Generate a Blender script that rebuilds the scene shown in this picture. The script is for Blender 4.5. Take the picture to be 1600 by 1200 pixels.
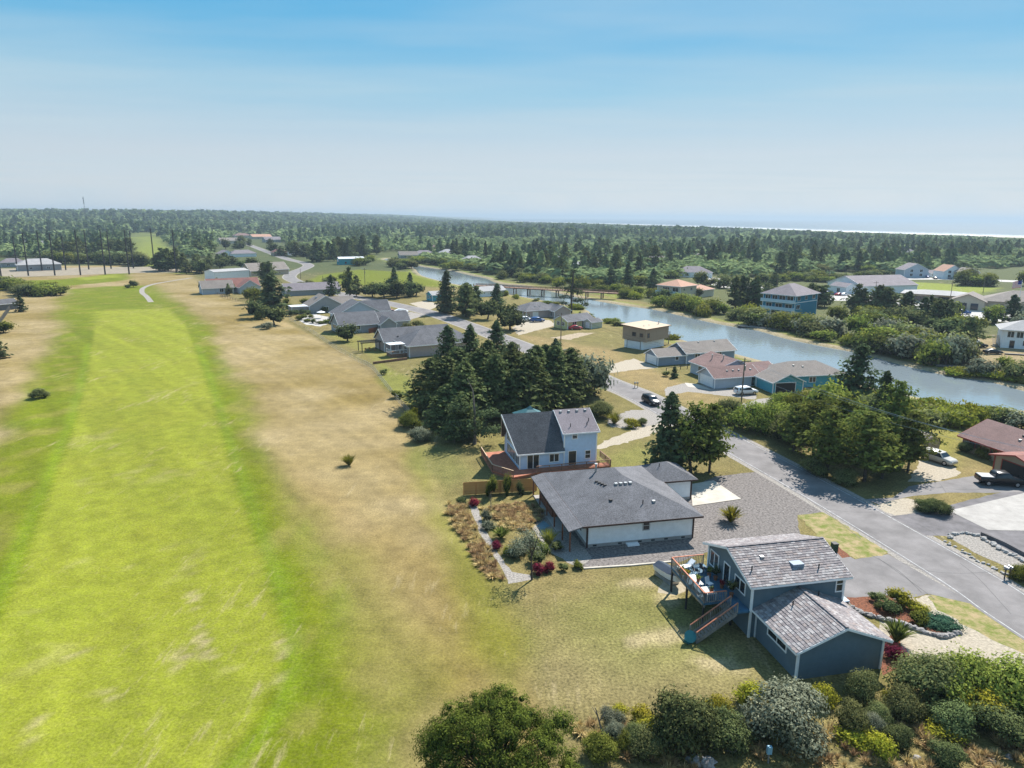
import bpy, math, random
import numpy as np
from mathutils import Vector, Matrix
from mathutils.geometry import tessellate_polygon
for o in list(bpy.data.objects): bpy.data.objects.remove(o)
SC=bpy.context.scene; COL=SC.collection
RAD=math.radians
# ------------------------------------------------------------------ camera
CAM_H=36.0; FOC=1109.0; PITCH=math.atan(261/FOC); ROLL=math.atan(.0068)
cam=bpy.data.cameras.new('camera'); cam.sensor_width=36; cam.lens=36*FOC/1600; cam.clip_start=.5; cam.clip_end=90000
camo=bpy.data.objects.new('camera',cam); COL.objects.link(camo)
camo.matrix_world=Matrix.Translation((0,0,CAM_H))@Matrix.Rotation(math.pi/2-PITCH,4,'X')@Matrix.Rotation(ROLL,4,'Z')
SC.camera=camo
# ------------------------------------------------------------------ light
SUN_AZ=RAD(33); SUN_EL=RAD(46)
sund=Vector((math.sin(SUN_AZ)*math.cos(SUN_EL),math.cos(SUN_AZ)*math.cos(SUN_EL),math.sin(SUN_EL)))
sl=bpy.data.lights.new('sun','SUN'); sl.energy=5.0; sl.angle=RAD(.53); sl.color=(1,.95,.87)
so=bpy.data.objects.new('sun',sl); COL.objects.link(so); so.rotation_euler=sund.to_track_quat('Z','Y').to_euler(); so.location=(60,100,150)
W=bpy.data.worlds.new('World'); SC.world=W; W.use_nodes=True
nt=W.node_tree; bg=nt.nodes['Background']; bg.inputs[1].default_value=.078
sky=nt.nodes.new('ShaderNodeTexSky'); sky.sky_type='NISHITA'; sky.sun_disc=False; sky.sun_elevation=SUN_EL; sky.sun_rotation=SUN_AZ
sky.altitude=30; sky.air_density=1.0; sky.dust_density=.25; sky.ozone_density=1.6
def wn(t,**k):
    n=nt.nodes.new(t)
    for a,b in k.items(): setattr(n,a,b)
    return n
# thin high cirrus: long wisps spread over the whole dome
tc=wn('ShaderNodeTexCoord'); sep=wn('ShaderNodeSeparateXYZ'); nt.links.new(tc.outputs['Generated'],sep.inputs[0])
mx=wn('ShaderNodeMath',operation='MAXIMUM'); mx.inputs[1].default_value=.03; nt.links.new(sep.outputs[2],mx.inputs[0])
dx=wn('ShaderNodeMath',operation='DIVIDE'); dy=wn('ShaderNodeMath',operation='DIVIDE')
nt.links.new(sep.outputs[0],dx.inputs[0]); nt.links.new(mx.outputs[0],dx.inputs[1]); nt.links.new(sep.outputs[1],dy.inputs[0]); nt.links.new(mx.outputs[0],dy.inputs[1])
cmb=wn('ShaderNodeCombineXYZ'); nt.links.new(dx.outputs[0],cmb.inputs[0]); nt.links.new(dy.outputs[0],cmb.inputs[1])
mp=wn('ShaderNodeMapping'); mp.inputs['Scale'].default_value=(.2,.42,1); mp.inputs['Rotation'].default_value=(0,0,.12); nt.links.new(cmb.outputs[0],mp.inputs[0])
nz=wn('ShaderNodeTexNoise'); nz.inputs['Scale'].default_value=1.1; nz.inputs['Detail'].default_value=4; nz.inputs['Roughness'].default_value=.5; nt.links.new(mp.outputs[0],nz.inputs[0])
cr=wn('ShaderNodeMapRange'); cr.inputs[1].default_value=.4; cr.inputs[2].default_value=.72; cr.inputs[3].default_value=0; cr.inputs[4].default_value=.6; nt.links.new(nz.outputs[0],cr.inputs[0])
mixs=wn('ShaderNodeMixRGB'); mixs.inputs[2].default_value=(3.7,4.5,5.0,1); nt.links.new(cr.outputs[0],mixs.inputs[0]); nt.links.new(sky.outputs[0],mixs.inputs[1])
# hazy coastal air: the dome pales toward the horizon all the way round and deepens upward
ramp=wn('ShaderNodeValToRGB'); nt.links.new(sep.outputs[2],ramp.inputs[0]); E_=ramp.color_ramp.elements
E_[0].position=0; E_[0].color=(.43,.46,.485,1); E_[1].position=1; E_[1].color=(.085,.25,.5,1)
for p_,c_ in((.08,(.365,.42,.47)),(.155,(.2,.37,.48)),(.25,(.045,.275,.48)),(.5,(.045,.24,.46))):
    e_=E_.new(p_); e_.color=(*c_,1)
mul=wn('ShaderNodeVectorMath',operation='SCALE'); mul.inputs['Scale'].default_value=10; nt.links.new(ramp.outputs[0],mul.inputs[0])
mixh=wn('ShaderNodeMixRGB'); mixh.inputs[0].default_value=.92; nt.links.new(sky.outputs[0],mixh.inputs[1]); nt.links.new(mul.outputs[0],mixh.inputs[2]); nt.links.new(mixh.outputs[0],mixs.inputs[1])
nt.links.new(mixs.outputs[0],bg.inputs[0])
SC.view_settings.view_transform='Standard'; SC.view_settings.look='None'; SC.view_settings.gamma=1; SC.view_settings.exposure=1.0; SC.view_settings.use_curve_mapping=False
cy=SC.cycles; cy.max_bounces=5; cy.diffuse_bounces=2; cy.glossy_bounces=2; cy.transmission_bounces=2; cy.volume_bounces=0; cy.transparent_max_bounces=4
cy.sample_clamp_indirect=4; cy.caustics_reflective=False; cy.caustics_refractive=False; cy.use_denoising=True
# ------------------------------------------------------------------ survey: a point of the picture to a point of the land
def G(px,py,z=0.0):
    x=px-800; y=py-600
    xr=x*math.cos(ROLL)+y*math.sin(ROLL); yr=-x*math.sin(ROLL)+y*math.cos(ROLL)
    c,s=math.cos(PITCH),math.sin(PITCH); r=(xr,FOC*c-yr*s,-FOC*s-yr*c); t=(z-CAM_H)/r[2]
    return (r[0]*t,r[1]*t)
def GP(l,z=0): return [G(a,b,z) for a,b in l]
def smooth(pts,n=6,closed=False):
    out=[]; m=len(pts); rng_=range(m if closed else m-1)
    for i in rng_:
        g=(lambda k:pts[k%m]) if closed else (lambda k:pts[min(max(k,0),m-1)])
        p0,p1,p2,p3=[np.array(g(i+k)) for k in(-1,0,1,2)]
        for j in range(n):
            t=j/n; out.append(tuple(.5*((2*p1)+(p2-p0)*t+(2*p0-5*p1+4*p2-p3)*t*t+(3*p1-p0-3*p2+p3)*t**3)))
    if not closed: out.append(tuple(pts[-1]))
    return out
def sdf(poly,X,Y):
    d=np.full(X.shape,1e18); ins=np.zeros(X.shape,bool); n=len(poly)
    for i in range(n):
        ax,ay=poly[i]; bx,by=poly[(i+1)%n]; ex,ey=bx-ax,by-ay; wx,wy=X-ax,Y-ay
        t=np.clip((wx*ex+wy*ey)/(ex*ex+ey*ey+1e-12),0,1); d=np.minimum(d,(wx-ex*t)**2+(wy-ey*t)**2)
        c=((ay<=Y)&(Y<by))|((by<=Y)&(Y<ay))
        if ey!=0: ins^=c&(X<ax+ex*(Y-ay)/ey)
    d=np.sqrt(d); return np.where(ins,-d,d)
def sst(a,b,x):
    t=np.clip((x-a)/(b-a),0,1); return t*t*(3-2*t)
def vnoise(X,Y,s,seed=0):
    def h(i,j):
        k=(i*374761393+j*668265263+seed*1442695041)&0x7fffffff; k=((k^(k>>13))*1274126177)&0x7fffffff; return ((k^(k>>16))&0xffff)/65535.
    x=X/s; y=Y/s; i=np.floor(x).astype(np.int64); j=np.floor(y).astype(np.int64); f=x-i; g=y-j; f=f*f*(3-2*f); g=g*g*(3-2*g)
    return (h(i,j)*(1-f)+h(i+1,j)*f)*(1-g)+(h(i,j+1)*(1-f)+h(i+1,j+1)*f)*g
# ------------------------------------------------------------------ materials
def mat(name,col,rough=.8,noise=None,amt=.25,bump=0,metal=0,spec=.25,col2=None,detail=4,obj=True,bscale=None,emit=0):
    m=bpy.data.materials.new(name); m.use_nodes=True; t=m.node_tree; b=t.nodes['Principled BSDF']
    b.inputs['Base Color'].default_value=(*col,1); b.inputs['Roughness'].default_value=rough; b.inputs['Metallic'].default_value=metal; b.inputs['Specular IOR Level'].default_value=spec
    if noise:
        c=t.nodes.new('ShaderNodeTexCoord'); n=t.nodes.new('ShaderNodeTexNoise'); n.inputs['Scale'].default_value=noise; n.inputs['Detail'].default_value=detail; n.inputs['Roughness'].default_value=.65
        t.links.new(c.outputs['Object'],n.inputs['Vector'])
        mx=t.nodes.new('ShaderNodeMixRGB'); d=col2 or tuple(max(0,v*(1-amt*1.6)) for v in col); u=tuple(min(1,v*(1+amt)) for v in col) if not col2 else col
        r=t.nodes.new('ShaderNodeMapRange'); r.inputs[1].default_value=.4 if col2 else .3; r.inputs[2].default_value=.6 if col2 else .7; t.links.new(n.outputs[0],r.inputs[0])
        mx.inputs[1].default_value=(*d,1); mx.inputs[2].default_value=(*u,1); t.links.new(r.outputs[0],mx.inputs[0]); t.links.new(mx.outputs[0],b.inputs['Base Color'])
        if bump:
            n2=t.nodes.new('ShaderNodeTexNoise'); n2.inputs['Scale'].default_value=bscale or noise*3; n2.inputs['Detail'].default_value=3; t.links.new(c.outputs['Object'],n2.inputs['Vector'])
            bp=t.nodes.new('ShaderNodeBump'); bp.inputs['Strength'].default_value=bump; bp.inputs['Distance'].default_value=.1; t.links.new(n2.outputs[0],bp.inputs['Height']); t.links.new(bp.outputs[0],b.inputs['Normal'])
    return m
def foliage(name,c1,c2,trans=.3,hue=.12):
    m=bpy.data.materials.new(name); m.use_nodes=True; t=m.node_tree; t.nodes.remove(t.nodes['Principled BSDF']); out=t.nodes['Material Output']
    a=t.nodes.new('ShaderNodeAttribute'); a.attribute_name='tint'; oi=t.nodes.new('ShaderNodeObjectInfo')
    mx=t.nodes.new('ShaderNodeMixRGB'); mx.inputs[1].default_value=(*c1,1); mx.inputs[2].default_value=(*c2,1); t.links.new(a.outputs['Fac'],mx.inputs[0])  # spread from dark to bright also paints leaf shade and sunlit highlights
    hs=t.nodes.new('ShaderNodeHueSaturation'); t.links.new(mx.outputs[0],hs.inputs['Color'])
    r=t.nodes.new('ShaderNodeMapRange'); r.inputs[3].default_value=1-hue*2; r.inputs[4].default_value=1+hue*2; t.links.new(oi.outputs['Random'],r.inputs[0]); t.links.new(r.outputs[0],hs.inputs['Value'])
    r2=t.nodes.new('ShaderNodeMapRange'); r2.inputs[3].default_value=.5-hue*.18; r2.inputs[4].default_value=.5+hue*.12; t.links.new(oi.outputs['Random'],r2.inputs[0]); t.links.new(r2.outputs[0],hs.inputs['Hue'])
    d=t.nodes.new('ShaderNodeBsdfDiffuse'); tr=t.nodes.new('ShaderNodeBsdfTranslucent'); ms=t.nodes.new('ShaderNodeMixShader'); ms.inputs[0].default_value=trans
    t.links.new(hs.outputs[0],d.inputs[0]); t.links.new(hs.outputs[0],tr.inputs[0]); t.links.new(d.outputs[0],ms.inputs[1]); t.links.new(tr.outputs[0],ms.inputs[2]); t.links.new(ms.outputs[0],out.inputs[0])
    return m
def siding(name,col,w=.2,vertical=False,depth=.25):
    m=mat(name,col,.7,1.3,.06); t=m.node_tree; b=t.nodes['Principled BSDF']; c=t.nodes.new('ShaderNodeTexCoord'); wv=t.nodes.new('ShaderNodeTexWave'); wv.wave_profile='SAW'
    if vertical:
        wv.bands_direction='DIAGONAL'; mpn=t.nodes.new('ShaderNodeMapping'); mpn.inputs['Scale'].default_value=(1,1,0); t.links.new(c.outputs['Object'],mpn.inputs[0]); t.links.new(mpn.outputs[0],wv.inputs[0])
    else:
        wv.bands_direction='Z'; t.links.new(c.outputs['Object'],wv.inputs[0])
    wv.inputs['Scale'].default_value=math.pi*2/(20*w)*1.0
    bp=t.nodes.new('ShaderNodeBump'); bp.inputs['Strength'].default_value=depth; bp.inputs['Distance'].default_value=.03; t.links.new(wv.outputs[1],bp.inputs['Height']); t.links.new(bp.outputs[0],b.inputs['Normal'])
    return m
def shingle(name,col,amt=.3):
    m=mat(name,col,.9,.5,amt*.5); t=m.node_tree; b=t.nodes['Principled BSDF']; mx=[n for n in t.nodes if n.type=='MIX_RGB'][0]
    c=t.nodes.new('ShaderNodeTexCoord'); n=t.nodes.new('ShaderNodeTexNoise'); n.inputs['Scale'].default_value=7; n.inputs['Detail'].default_value=2; t.links.new(c.outputs['Object'],n.inputs[0])
    r=t.nodes.new('ShaderNodeMapRange'); r.inputs[1].default_value=.3; r.inputs[2].default_value=.7; r.inputs[3].default_value=1-amt; r.inputs[4].default_value=1+amt; t.links.new(n.outputs[0],r.inputs[0])
    wv=t.nodes.new('ShaderNodeTexWave'); wv.bands_direction='Z'; wv.wave_profile='SAW'; wv.inputs['Scale'].default_value=4.2; wv.inputs['Distortion'].default_value=.6; wv.inputs['Detail Scale'].default_value=3; t.links.new(c.outputs['Object'],wv.inputs[0])
    r3=t.nodes.new('ShaderNodeMapRange'); r3.inputs[3].default_value=.86; r3.inputs[4].default_value=1.07; t.links.new(wv.outputs[1],r3.inputs[0])
    mm=t.nodes.new('ShaderNodeMath'); mm.operation='MULTIPLY'; t.links.new(r.outputs[0],mm.inputs[0]); t.links.new(r3.outputs[0],mm.inputs[1])
    v=t.nodes.new('ShaderNodeVectorMath'); v.operation='SCALE'; t.links.new(mx.outputs[0],v.inputs[0]); t.links.new(mm.outputs[0],v.inputs['Scale']); t.links.new(v.outputs[0],b.inputs['Base Color'])
    bp=t.nodes.new('ShaderNodeBump'); bp.inputs['Strength'].default_value=.4; bp.inputs['Distance'].default_value=.03; t.links.new(wv.outputs[1],bp.inputs['Height']); t.links.new(bp.outputs[0],b.inputs['Normal'])
    return m
M={}
M['white']=mat('white_paint',(.78,.79,.8),.6,1.2,.05); M['whitewall']=siding('white_siding',(.84,.85,.86),.2); M['glass']=mat('window_glass',(.02,.028,.035),.08,spec=.6)
M['dark']=mat('dark_paint_and_shade',(.03,.03,.033),.6); M['black']=mat('black_rubber',(.015,.015,.016),.8); M['chrome']=mat('rim_metal',(.5,.5,.52),.3,metal=.8)
M['wood']=mat('weathered_wood',(.23,.13,.085),.8,2.5,.25); M['cedar']=mat('cedar_boards',(.42,.2,.07),.75,3,.2); M['redwood']=mat('red_stained_rail',(.45,.17,.1),.7,3,.2); M['postbrown']=mat('brown_post',(.2,.08,.045),.7,3,.2)
M['greywood']=mat('grey_timber',(.24,.22,.2),.85,2,.25); M['bluedeck']=mat('blue_deck_paint',(.05,.13,.2),.6,1.2,.2); M['reddeck']=mat('red_deck_stain',(.36,.13,.075),.7,2,.2)
M['concrete']=mat('pale_concrete',(.46,.42,.36),.9,.6,.12,.15); M['concretegrey']=mat('grey_concrete',(.34,.32,.3),.9,.5,.14,.15); M['lightlot']=mat('bleached_lot',(.4,.38,.36),.9,.3,.12)
M['asphalt']=mat('worn_asphalt',(.185,.172,.17),.92,.3,.2,.25,bscale=9,detail=9); M['asphaltdark']=mat('darker_asphalt',(.145,.135,.14),.92,.5,.24,.25,bscale=9,detail=9); M['marking']=mat('road_paint',(.4,.4,.4),.8,1.6,.35)
M['gravel']=mat('brown_gravel',(.18,.16,.15),.95,3.5,.45,.8,bscale=9); M['gravelgrey']=mat('grey_gravel',(.28,.255,.23),.95,5,.35,.5,bscale=10); M['gravelpale']=mat('pale_gravel',(.36,.31,.24),.95,4,.25,.4,bscale=10); M['dirt']=mat('bare_dirt',(.33,.26,.18),.95,1.5,.25,.3)
M['bark']=mat('bark',(.075,.06,.05),.95,3,.35,.5); M['bark2']=mat('grey_bark',(.16,.14,.125),.95,3,.3,.4); M['mulch']=mat('red_mulch',(.19,.072,.038),.95,6,.5,.6)
M['rock']=mat('garden_rock',(.3,.28,.27),.9,2.5,.4,.5); M['galv']=mat('galvanised_metal',(.45,.46,.47),.4,3,.15,metal=.6); M['pole']=mat('pole_wood',(.17,.13,.1),.9,2,.25); M['netpole']=mat('tarred_pole',(.035,.035,.04),.8,2,.2)
M['tealplastic']=mat('teal_plastic',(.012,.13,.15),.4,2,.1); M['lawnpatch']=mat('verge_grass',(.125,.15,.025),.95,.75,.4,.8,col2=(.31,.235,.125),detail=10,bscale=5); M['tealtent']=mat('teal_canvas',(.03,.11,.13),.7,1,.1)
S_GREY=shingle('grey_shingle',(.125,.125,.137),.34); S_DARK=shingle('dark_shingle',(.1,.1,.108),.35); S_BROWN=shingle('brown_shingle',(.2,.125,.115),.25); S_TAUPE=shingle('taupe_shingle',(.22,.19,.17),.2); S_TAN=shingle('tan_roll_roof',(.48,.38,.28),.08); S_PINK=shingle('salmon_tile',(.42,.24,.17),.12); S_RED=shingle('red_shingle',(.26,.12,.1),.2); S_LIGHT=shingle('light_grey_shingle',(.34,.33,.33),.15); S_METAL=mat('white_metal_roof',(.62,.64,.66),.45,1,.06); S_LAV=shingle('mauve_shingle',(.2,.175,.19),.2)
def wall(n,c,v=False): return siding(n,c,.2 if not v else .3,v)
F_CON=foliage('spruce_needles',(.02,.036,.022),(.13,.17,.075),.3); F_PINE=foliage('pine_needles',(.03,.05,.014),(.225,.26,.06),.35); F_OLIVE=foliage('willow_leaves',(.035,.05,.018),(.26,.28,.11),.4)
F_SILV=foliage('silver_leaves',(.05,.065,.04),(.3,.315,.215),.3); F_GREEN=foliage('bright_leaves',(.035,.055,.01),(.27,.3,.06),.35); F_YELL=foliage('yellow_green_leaves',(.11,.12,.02),(.4,.37,.04),.35); F_RED=foliage('crimson_leaves',(.09,.012,.02),(.3,.04,.06),.3); F_DRY=foliage('dry_grass_blades',(.27,.19,.085),(.6,.45,.22),.3); F_DK=foliage('dark_pine_needles',(.024,.038,.018),(.155,.185,.07),.25); F_FAR=foliage('forest_needles',(.026,.05,.032),(.22,.26,.105),.2); F_MARSH=foliage('marsh_plants',(.11,.13,.02),(.27,.28,.04),.35)
# ------------------------------------------------------------------ mesh helpers
class MB:
    def __init__(s): s.v=[]; s.f=[]; s.t=[]
    def add(s,v,f):
        o=len(s.v); s.v+=[tuple(p) for p in v]; s.f+=[tuple(i+o for i in q) for q in f]; return s
    def box(s,x0,x1,y0,y1,z0,z1):
        return s.add([(x0,y0,z0),(x1,y0,z0),(x1,y1,z0),(x0,y1,z0),(x0,y0,z1),(x1,y0,z1),(x1,y1,z1),(x0,y1,z1)],[(3,2,1,0),(4,5,6,7),(0,1,5,4),(1,2,6,5),(2,3,7,6),(3,0,4,7)])
    def beam(s,a,b,w,h=None):
        a=Vector(a); b=Vector(b); h=h or w; d=(b-a).normalized(); u=d.cross(Vector((0,0,1)))
        if u.length<1e-3: u=Vector((1,0,0))
        u.normalize(); k=u.cross(d); u*=w/2; k*=h/2
        return s.add([a-u-k,a+u-k,a+u+k,a-u+k,b-u-k,b+u-k,b+u+k,b-u+k],[(3,2,1,0),(4,5,6,7),(0,1,5,4),(1,2,6,5),(2,3,7,6),(3,0,4,7)])
    def tube(s,pts,rs,n=7):
        rings=[]; o=len(s.v)
        for i,p in enumerate(pts):
            p=Vector(p); d=(Vector(pts[min(i+1,len(pts)-1)])-Vector(pts[max(i-1,0)])).normalized(); u=d.cross(Vector((.31,.95,.02))); u.normalize(); k=d.cross(u)
            for j in range(n):
                a=2*math.pi*j/n; s.v.append(tuple(p+(u*math.cos(a)+k*math.sin(a))*rs[i]))
        for i in range(len(pts)-1):
            for j in range(n): s.f.append((o+i*n+j,o+i*n+(j+1)%n,o+(i+1)*n+(j+1)%n,o+(i+1)*n+j))
        s.f.append(tuple(o+(len(pts)-1)*n+j for j in range(n))); s.f.append(tuple(o+n-1-j for j in range(n))); return s
    def prism(s,poly,z0,z1):
        n=len(poly); a=sum(poly[i][0]*poly[(i+1)%n][1]-poly[(i+1)%n][0]*poly[i][1] for i in range(n))
        if a<0: poly=poly[::-1]
        tri=tessellate_polygon([[Vector((p[0],p[1],0)) for p in poly]])
        v=[(p[0],p[1],z0) for p in poly]+[(p[0],p[1],z1) for p in poly]; f=[(i,(i+1)%n,n+(i+1)%n,n+i) for i in range(n)]
        for t in tri:
            A,B,C=[poly[k] for k in t]; up=(B[0]-A[0])*(C[1]-A[1])-(B[1]-A[1])*(C[0]-A[0])>0
            t=t if up else t[::-1]; f.append(tuple(n+k for k in t)); f.append(tuple(t[::-1]))
        return s.add(v,f)
    def ell(s,c,r,n=10,m=6,jit=0,seed=0):
        rg=random.Random(seed); v=[(c[0],c[1],c[2]-r[2])]; f=[]
        for i in range(1,m):
            p=-math.pi/2+math.pi*i/m
            for j in range(n):
                a=2*math.pi*j/n; q=1+rg.uniform(-jit,jit); v.append((c[0]+r[0]*q*math.cos(p)*math.cos(a),c[1]+r[1]*q*math.cos(p)*math.sin(a),c[2]+r[2]*q*math.sin(p)))
        v.append((c[0],c[1],c[2]+r[2])); L=len(v)-1
        for j in range(n): f.append((0,1+(j+1)%n,1+j)); f.append((L,L-n+j,L-n+(j+1)%n))
        for i in range(m-2):
            for j in range(n): a=1+i*n; f.append((a+j,a+(j+1)%n,a+n+(j+1)%n,a+n+j))
        return s.add(v,f)
    def mesh(s,name,m,smooth=False):
        me=bpy.data.meshes.new(name); me.from_pydata(s.v,[],s.f)
        for k in (m if isinstance(m,(list,tuple)) else [m]): me.materials.append(k)
        if smooth: me.polygons.foreach_set('use_smooth',[True]*len(me.polygons))
        me.update(); return me
    def build(s,name,m,parent=None,smooth=False):
        return link(name,s.mesh(name,m,smooth),parent)
def link(name,me,parent=None):
    o=bpy.data.objects.new(name,me); COL.objects.link(o)
    if parent: o.parent=parent
    return o
def tag(o,label,cat,group=None):
    o['label']=label; o['category']=cat
    if group: o['group']=group
    return o
def thing(name,label,cat,loc=(0,0),deg=0,z=0,group=None):
    o=bpy.data.objects.new(name,None); COL.objects.link(o); o.location=(loc[0],loc[1],z); o.rotation_euler=(0,0,RAD(deg)); o.empty_display_size=.3
    return tag(o,label,cat,group)
def struct(o): o['kind']='structure'; return o
def cards_mesh(name,V,T,m,core=None):
    """V (N,4,3) leaf quads, T (N,) tint"""
    n=len(V); vs=V.reshape(-1,3); tint=np.repeat(T,4); fs=np.arange(n*4).reshape(n,4); loops=fs.ravel(); starts=np.arange(n)*4; tot=np.full(n,4)
    if core is not None:
        cv,cf=core; o=len(vs); vs=np.vstack([vs,np.array(cv)]); tint=np.concatenate([tint,np.zeros(len(cv))]); lens=np.array([len(q) for q in cf]); s0=len(loops)  # core takes the darkest tint: interior shade painted into its colour
        loops=np.concatenate([loops,np.array([i+o for q in cf for i in q])]); starts=np.concatenate([starts,s0+np.concatenate([[0],np.cumsum(lens)[:-1]])])
    me=bpy.data.meshes.new(name); me.vertices.add(len(vs)); me.vertices.foreach_set('co',vs.astype(np.float32).ravel()); me.loops.add(len(loops)); me.loops.foreach_set('vertex_index',loops.astype(np.int32))
    me.polygons.add(len(starts)); me.polygons.foreach_set('loop_start',starts.astype(np.int32)); me.update(calc_edges=True)
    a=me.attributes.new('tint','FLOAT','POINT'); a.data.foreach_set('value',np.clip(tint,0,1).astype(np.float32)); me.materials.append(m); me.validate(); return me
def cards(C,N,S,asp,rg):
    n=len(C); N=N/np.maximum(np.linalg.norm(N,axis=1,keepdims=True),1e-6); r=rg.normal(size=(n,3)); U=np.cross(N,r); U/=np.maximum(np.linalg.norm(U,axis=1,keepdims=True),1e-6); K=np.cross(N,U)
    S=np.asarray(S).reshape(-1,1)*np.ones((n,1)); U=U*S; K=K*S*asp
    return np.stack([C-U,C-K*.9+U*.1,C+U,C+K],1)
def conifer(seed,h,r,n,size,base=.1,drop=.22,m=F_CON,rag=.45,pw=.8):
    rg=np.random.default_rng(seed); nb=max(12,int(n/9)); u=np.sort(rg.random(nb)**1.15); z0=h*(base+(1-base)*u); az=rg.random(nb)*2*np.pi
    lob=1+.22*np.sin(az*2+seed)+.15*np.sin(az*3+seed*2.1)
    ln=(r*(1-u)**pw*(1-rag+rag*1.35*rg.random(nb))*lob*np.clip((u+.03)/.1,.55,1))+.03*r
    sl=.25-drop*2.2*(1-u)
    k=max(3,int(n/nb)); t=np.sqrt(rg.random((nb,k))*.95+.05); d=ln[:,None]*t
    X=np.cos(az)[:,None]*d; Y=np.sin(az)[:,None]*d; Z=z0[:,None]+sl[:,None]*d+.12*d*t
    sp=.16*d+size*.25; C=np.stack([X+rg.normal(size=X.shape)*sp*.7,Y+rg.normal(size=X.shape)*sp*.7,Z+rg.normal(size=X.shape)*size*.3],-1).reshape(-1,3)
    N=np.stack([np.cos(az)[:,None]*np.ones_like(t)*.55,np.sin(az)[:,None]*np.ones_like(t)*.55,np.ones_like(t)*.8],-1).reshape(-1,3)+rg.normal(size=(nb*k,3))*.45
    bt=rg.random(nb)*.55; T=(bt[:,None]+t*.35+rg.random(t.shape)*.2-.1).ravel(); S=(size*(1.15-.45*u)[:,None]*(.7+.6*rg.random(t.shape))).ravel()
    tr=MB(); a=max(.05,h*.016); tr.tube([(0,0,0),(.1*a,0,h*.3),(0,.1*a,h*.65),(0,0,h*.97)],[a*1.2,a,a*.55,.02],6)
    return tr,cards_mesh('crown',cards(C,N,S,.55,rg),T,m)
def lobes_tree(seed,lobes,n,size,clump,m,trunk=None,up=.35,core=.72,bark='bark',under=-.35,asp=.55):
    """crown of overlapping leafy lobes: list of (x,y,z,rx,ry,rz)"""
    rg=np.random.default_rng(seed); L=np.array(lobes,float); area=(L[:,3]*L[:,4]+L[:,4]*L[:,5]+L[:,3]*L[:,5]); pr=area/area.sum(); nc=max(6,int(n/clump)); li=rg.choice(len(L),nc,p=pr)
    d=rg.normal(size=(nc,3)); d/=np.linalg.norm(d,axis=1,keepdims=True); d[:,2]=np.where(d[:,2]<under,-d[:,2],d[:,2]); rr=.74+.46*rg.random(nc)**1.4; rr*=1+.1*np.sin(d[:,0]*5+seed)*np.sin(d[:,1]*6)
    P=L[li,:3]+d*L[li,3:]*rr[:,None]
    # keep clumps that are not deep in another lobe
    q=((P[:,None,:]-L[None,:,:3])/L[None,:,3:]); ins=((q**2).sum(-1)<.55).any(1); P=P[~ins]; d=d[~ins]; li=li[~ins]; nc=len(P)
    cs=L[li,3:].mean(1)*.13+size*1.1; bt=rg.random(nc)*.75+.2*d[:,2]-.1  # clumps facing up get lighter: sunlit tops painted into the leaf colour
    k=clump; off=rg.normal(size=(nc,k,3))*cs[:,None,None]*np.array([1,1,.6]); C=(P[:,None,:]+off).reshape(-1,3)
    N=(d[:,None,:]*.9+off/cs[:,None,None]*.35+np.array([0,0,up])).reshape(-1,3)+rg.normal(size=(nc*k,3))*.5
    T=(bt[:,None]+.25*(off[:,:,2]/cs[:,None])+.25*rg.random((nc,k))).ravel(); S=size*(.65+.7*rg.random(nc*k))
    keep=C[:,2]>.02; C=C[keep]; N=N[keep]; T=T[keep]; S=S[keep]
    cm=None
    if core:
        b=MB()
        for i,l in enumerate(lobes): b.ell(l[:3],[l[3]*core,l[4]*core,l[5]*core],8,5,.15,seed+i)
        v=np.array(b.v); v[:,2]=np.maximum(v[:,2],.01); cm=(v,b.f)
    me=cards_mesh('crown',cards(C,N,S,asp,rg),T,m,cm)
    tr=MB()
    if trunk:
        h,r=trunk; rgp=random.Random(seed); tr.tube([(0,0,0),(rgp.uniform(-.1,.1)*h,rgp.uniform(-.1,.1)*h,h*.5),(rgp.uniform(-.15,.15)*h,rgp.uniform(-.1,.1)*h,h)],[r*1.2,r*.85,r*.55],7)
        e=Vector(tr.v[-1]); 
        for l in lobes: tr.tube([(0,0,h*.55),(l[0]*.5,l[1]*.5,(h*.55+l[2])*.5+.1*h),(l[0],l[1],l[2])],[r*.55,r*.38,r*.12],5)
    return tr,me
def rlobes(seed,w,h,n=6,zb=.25,flat=1.0):
    rg=random.Random(seed); out=[(0,0,h*.55,w*.3,w*.3,h*.42)]
    for i in range(n):
        a=2*math.pi*(i+rg.random()*.7)/n; q=rg.uniform(.2,.32)*w; z=h*rg.uniform(zb+.05,.72); rz=min(h*.34,max(.2*h,q*.8))*flat
        out.append((math.cos(a)*q,math.sin(a)*q,z,w*rg.uniform(.17,.26),w*rg.uniform(.17,.26),rz))
    return out
def sheet(name,pts,z,m,jit=0,seg=None,parent=None):
    if seg:
        q=[]; n=len(pts)
        for i in range(n):
            a=np.array(pts[i]); b=np.array(pts[(i+1)%n]); k=max(1,int(np.hypot(*(b-a))/seg))
            for j in range(k): q.append(tuple(a+(b-a)*j/k))
        if jit:
            rg=random.Random(len(q)); q=[(x+rg.uniform(-jit,jit),y+rg.uniform(-jit,jit)) for x,y in q]
        pts=q
    me=bpy.data.meshes.new(name); tri=tessellate_polygon([[Vector((p[0],p[1],0)) for p in pts]]); f=[]
    for t in tri:
        A,B,C=[pts[k] for k in t]; f.append(t if (B[0]-A[0])*(C[1]-A[1])-(B[1]-A[1])*(C[0]-A[0])>0 else t[::-1])
    me.from_pydata([(p[0],p[1],z) for p in pts],[],f); me.materials.append(m); me.update()
    return struct(link(name,me,parent))
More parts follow.
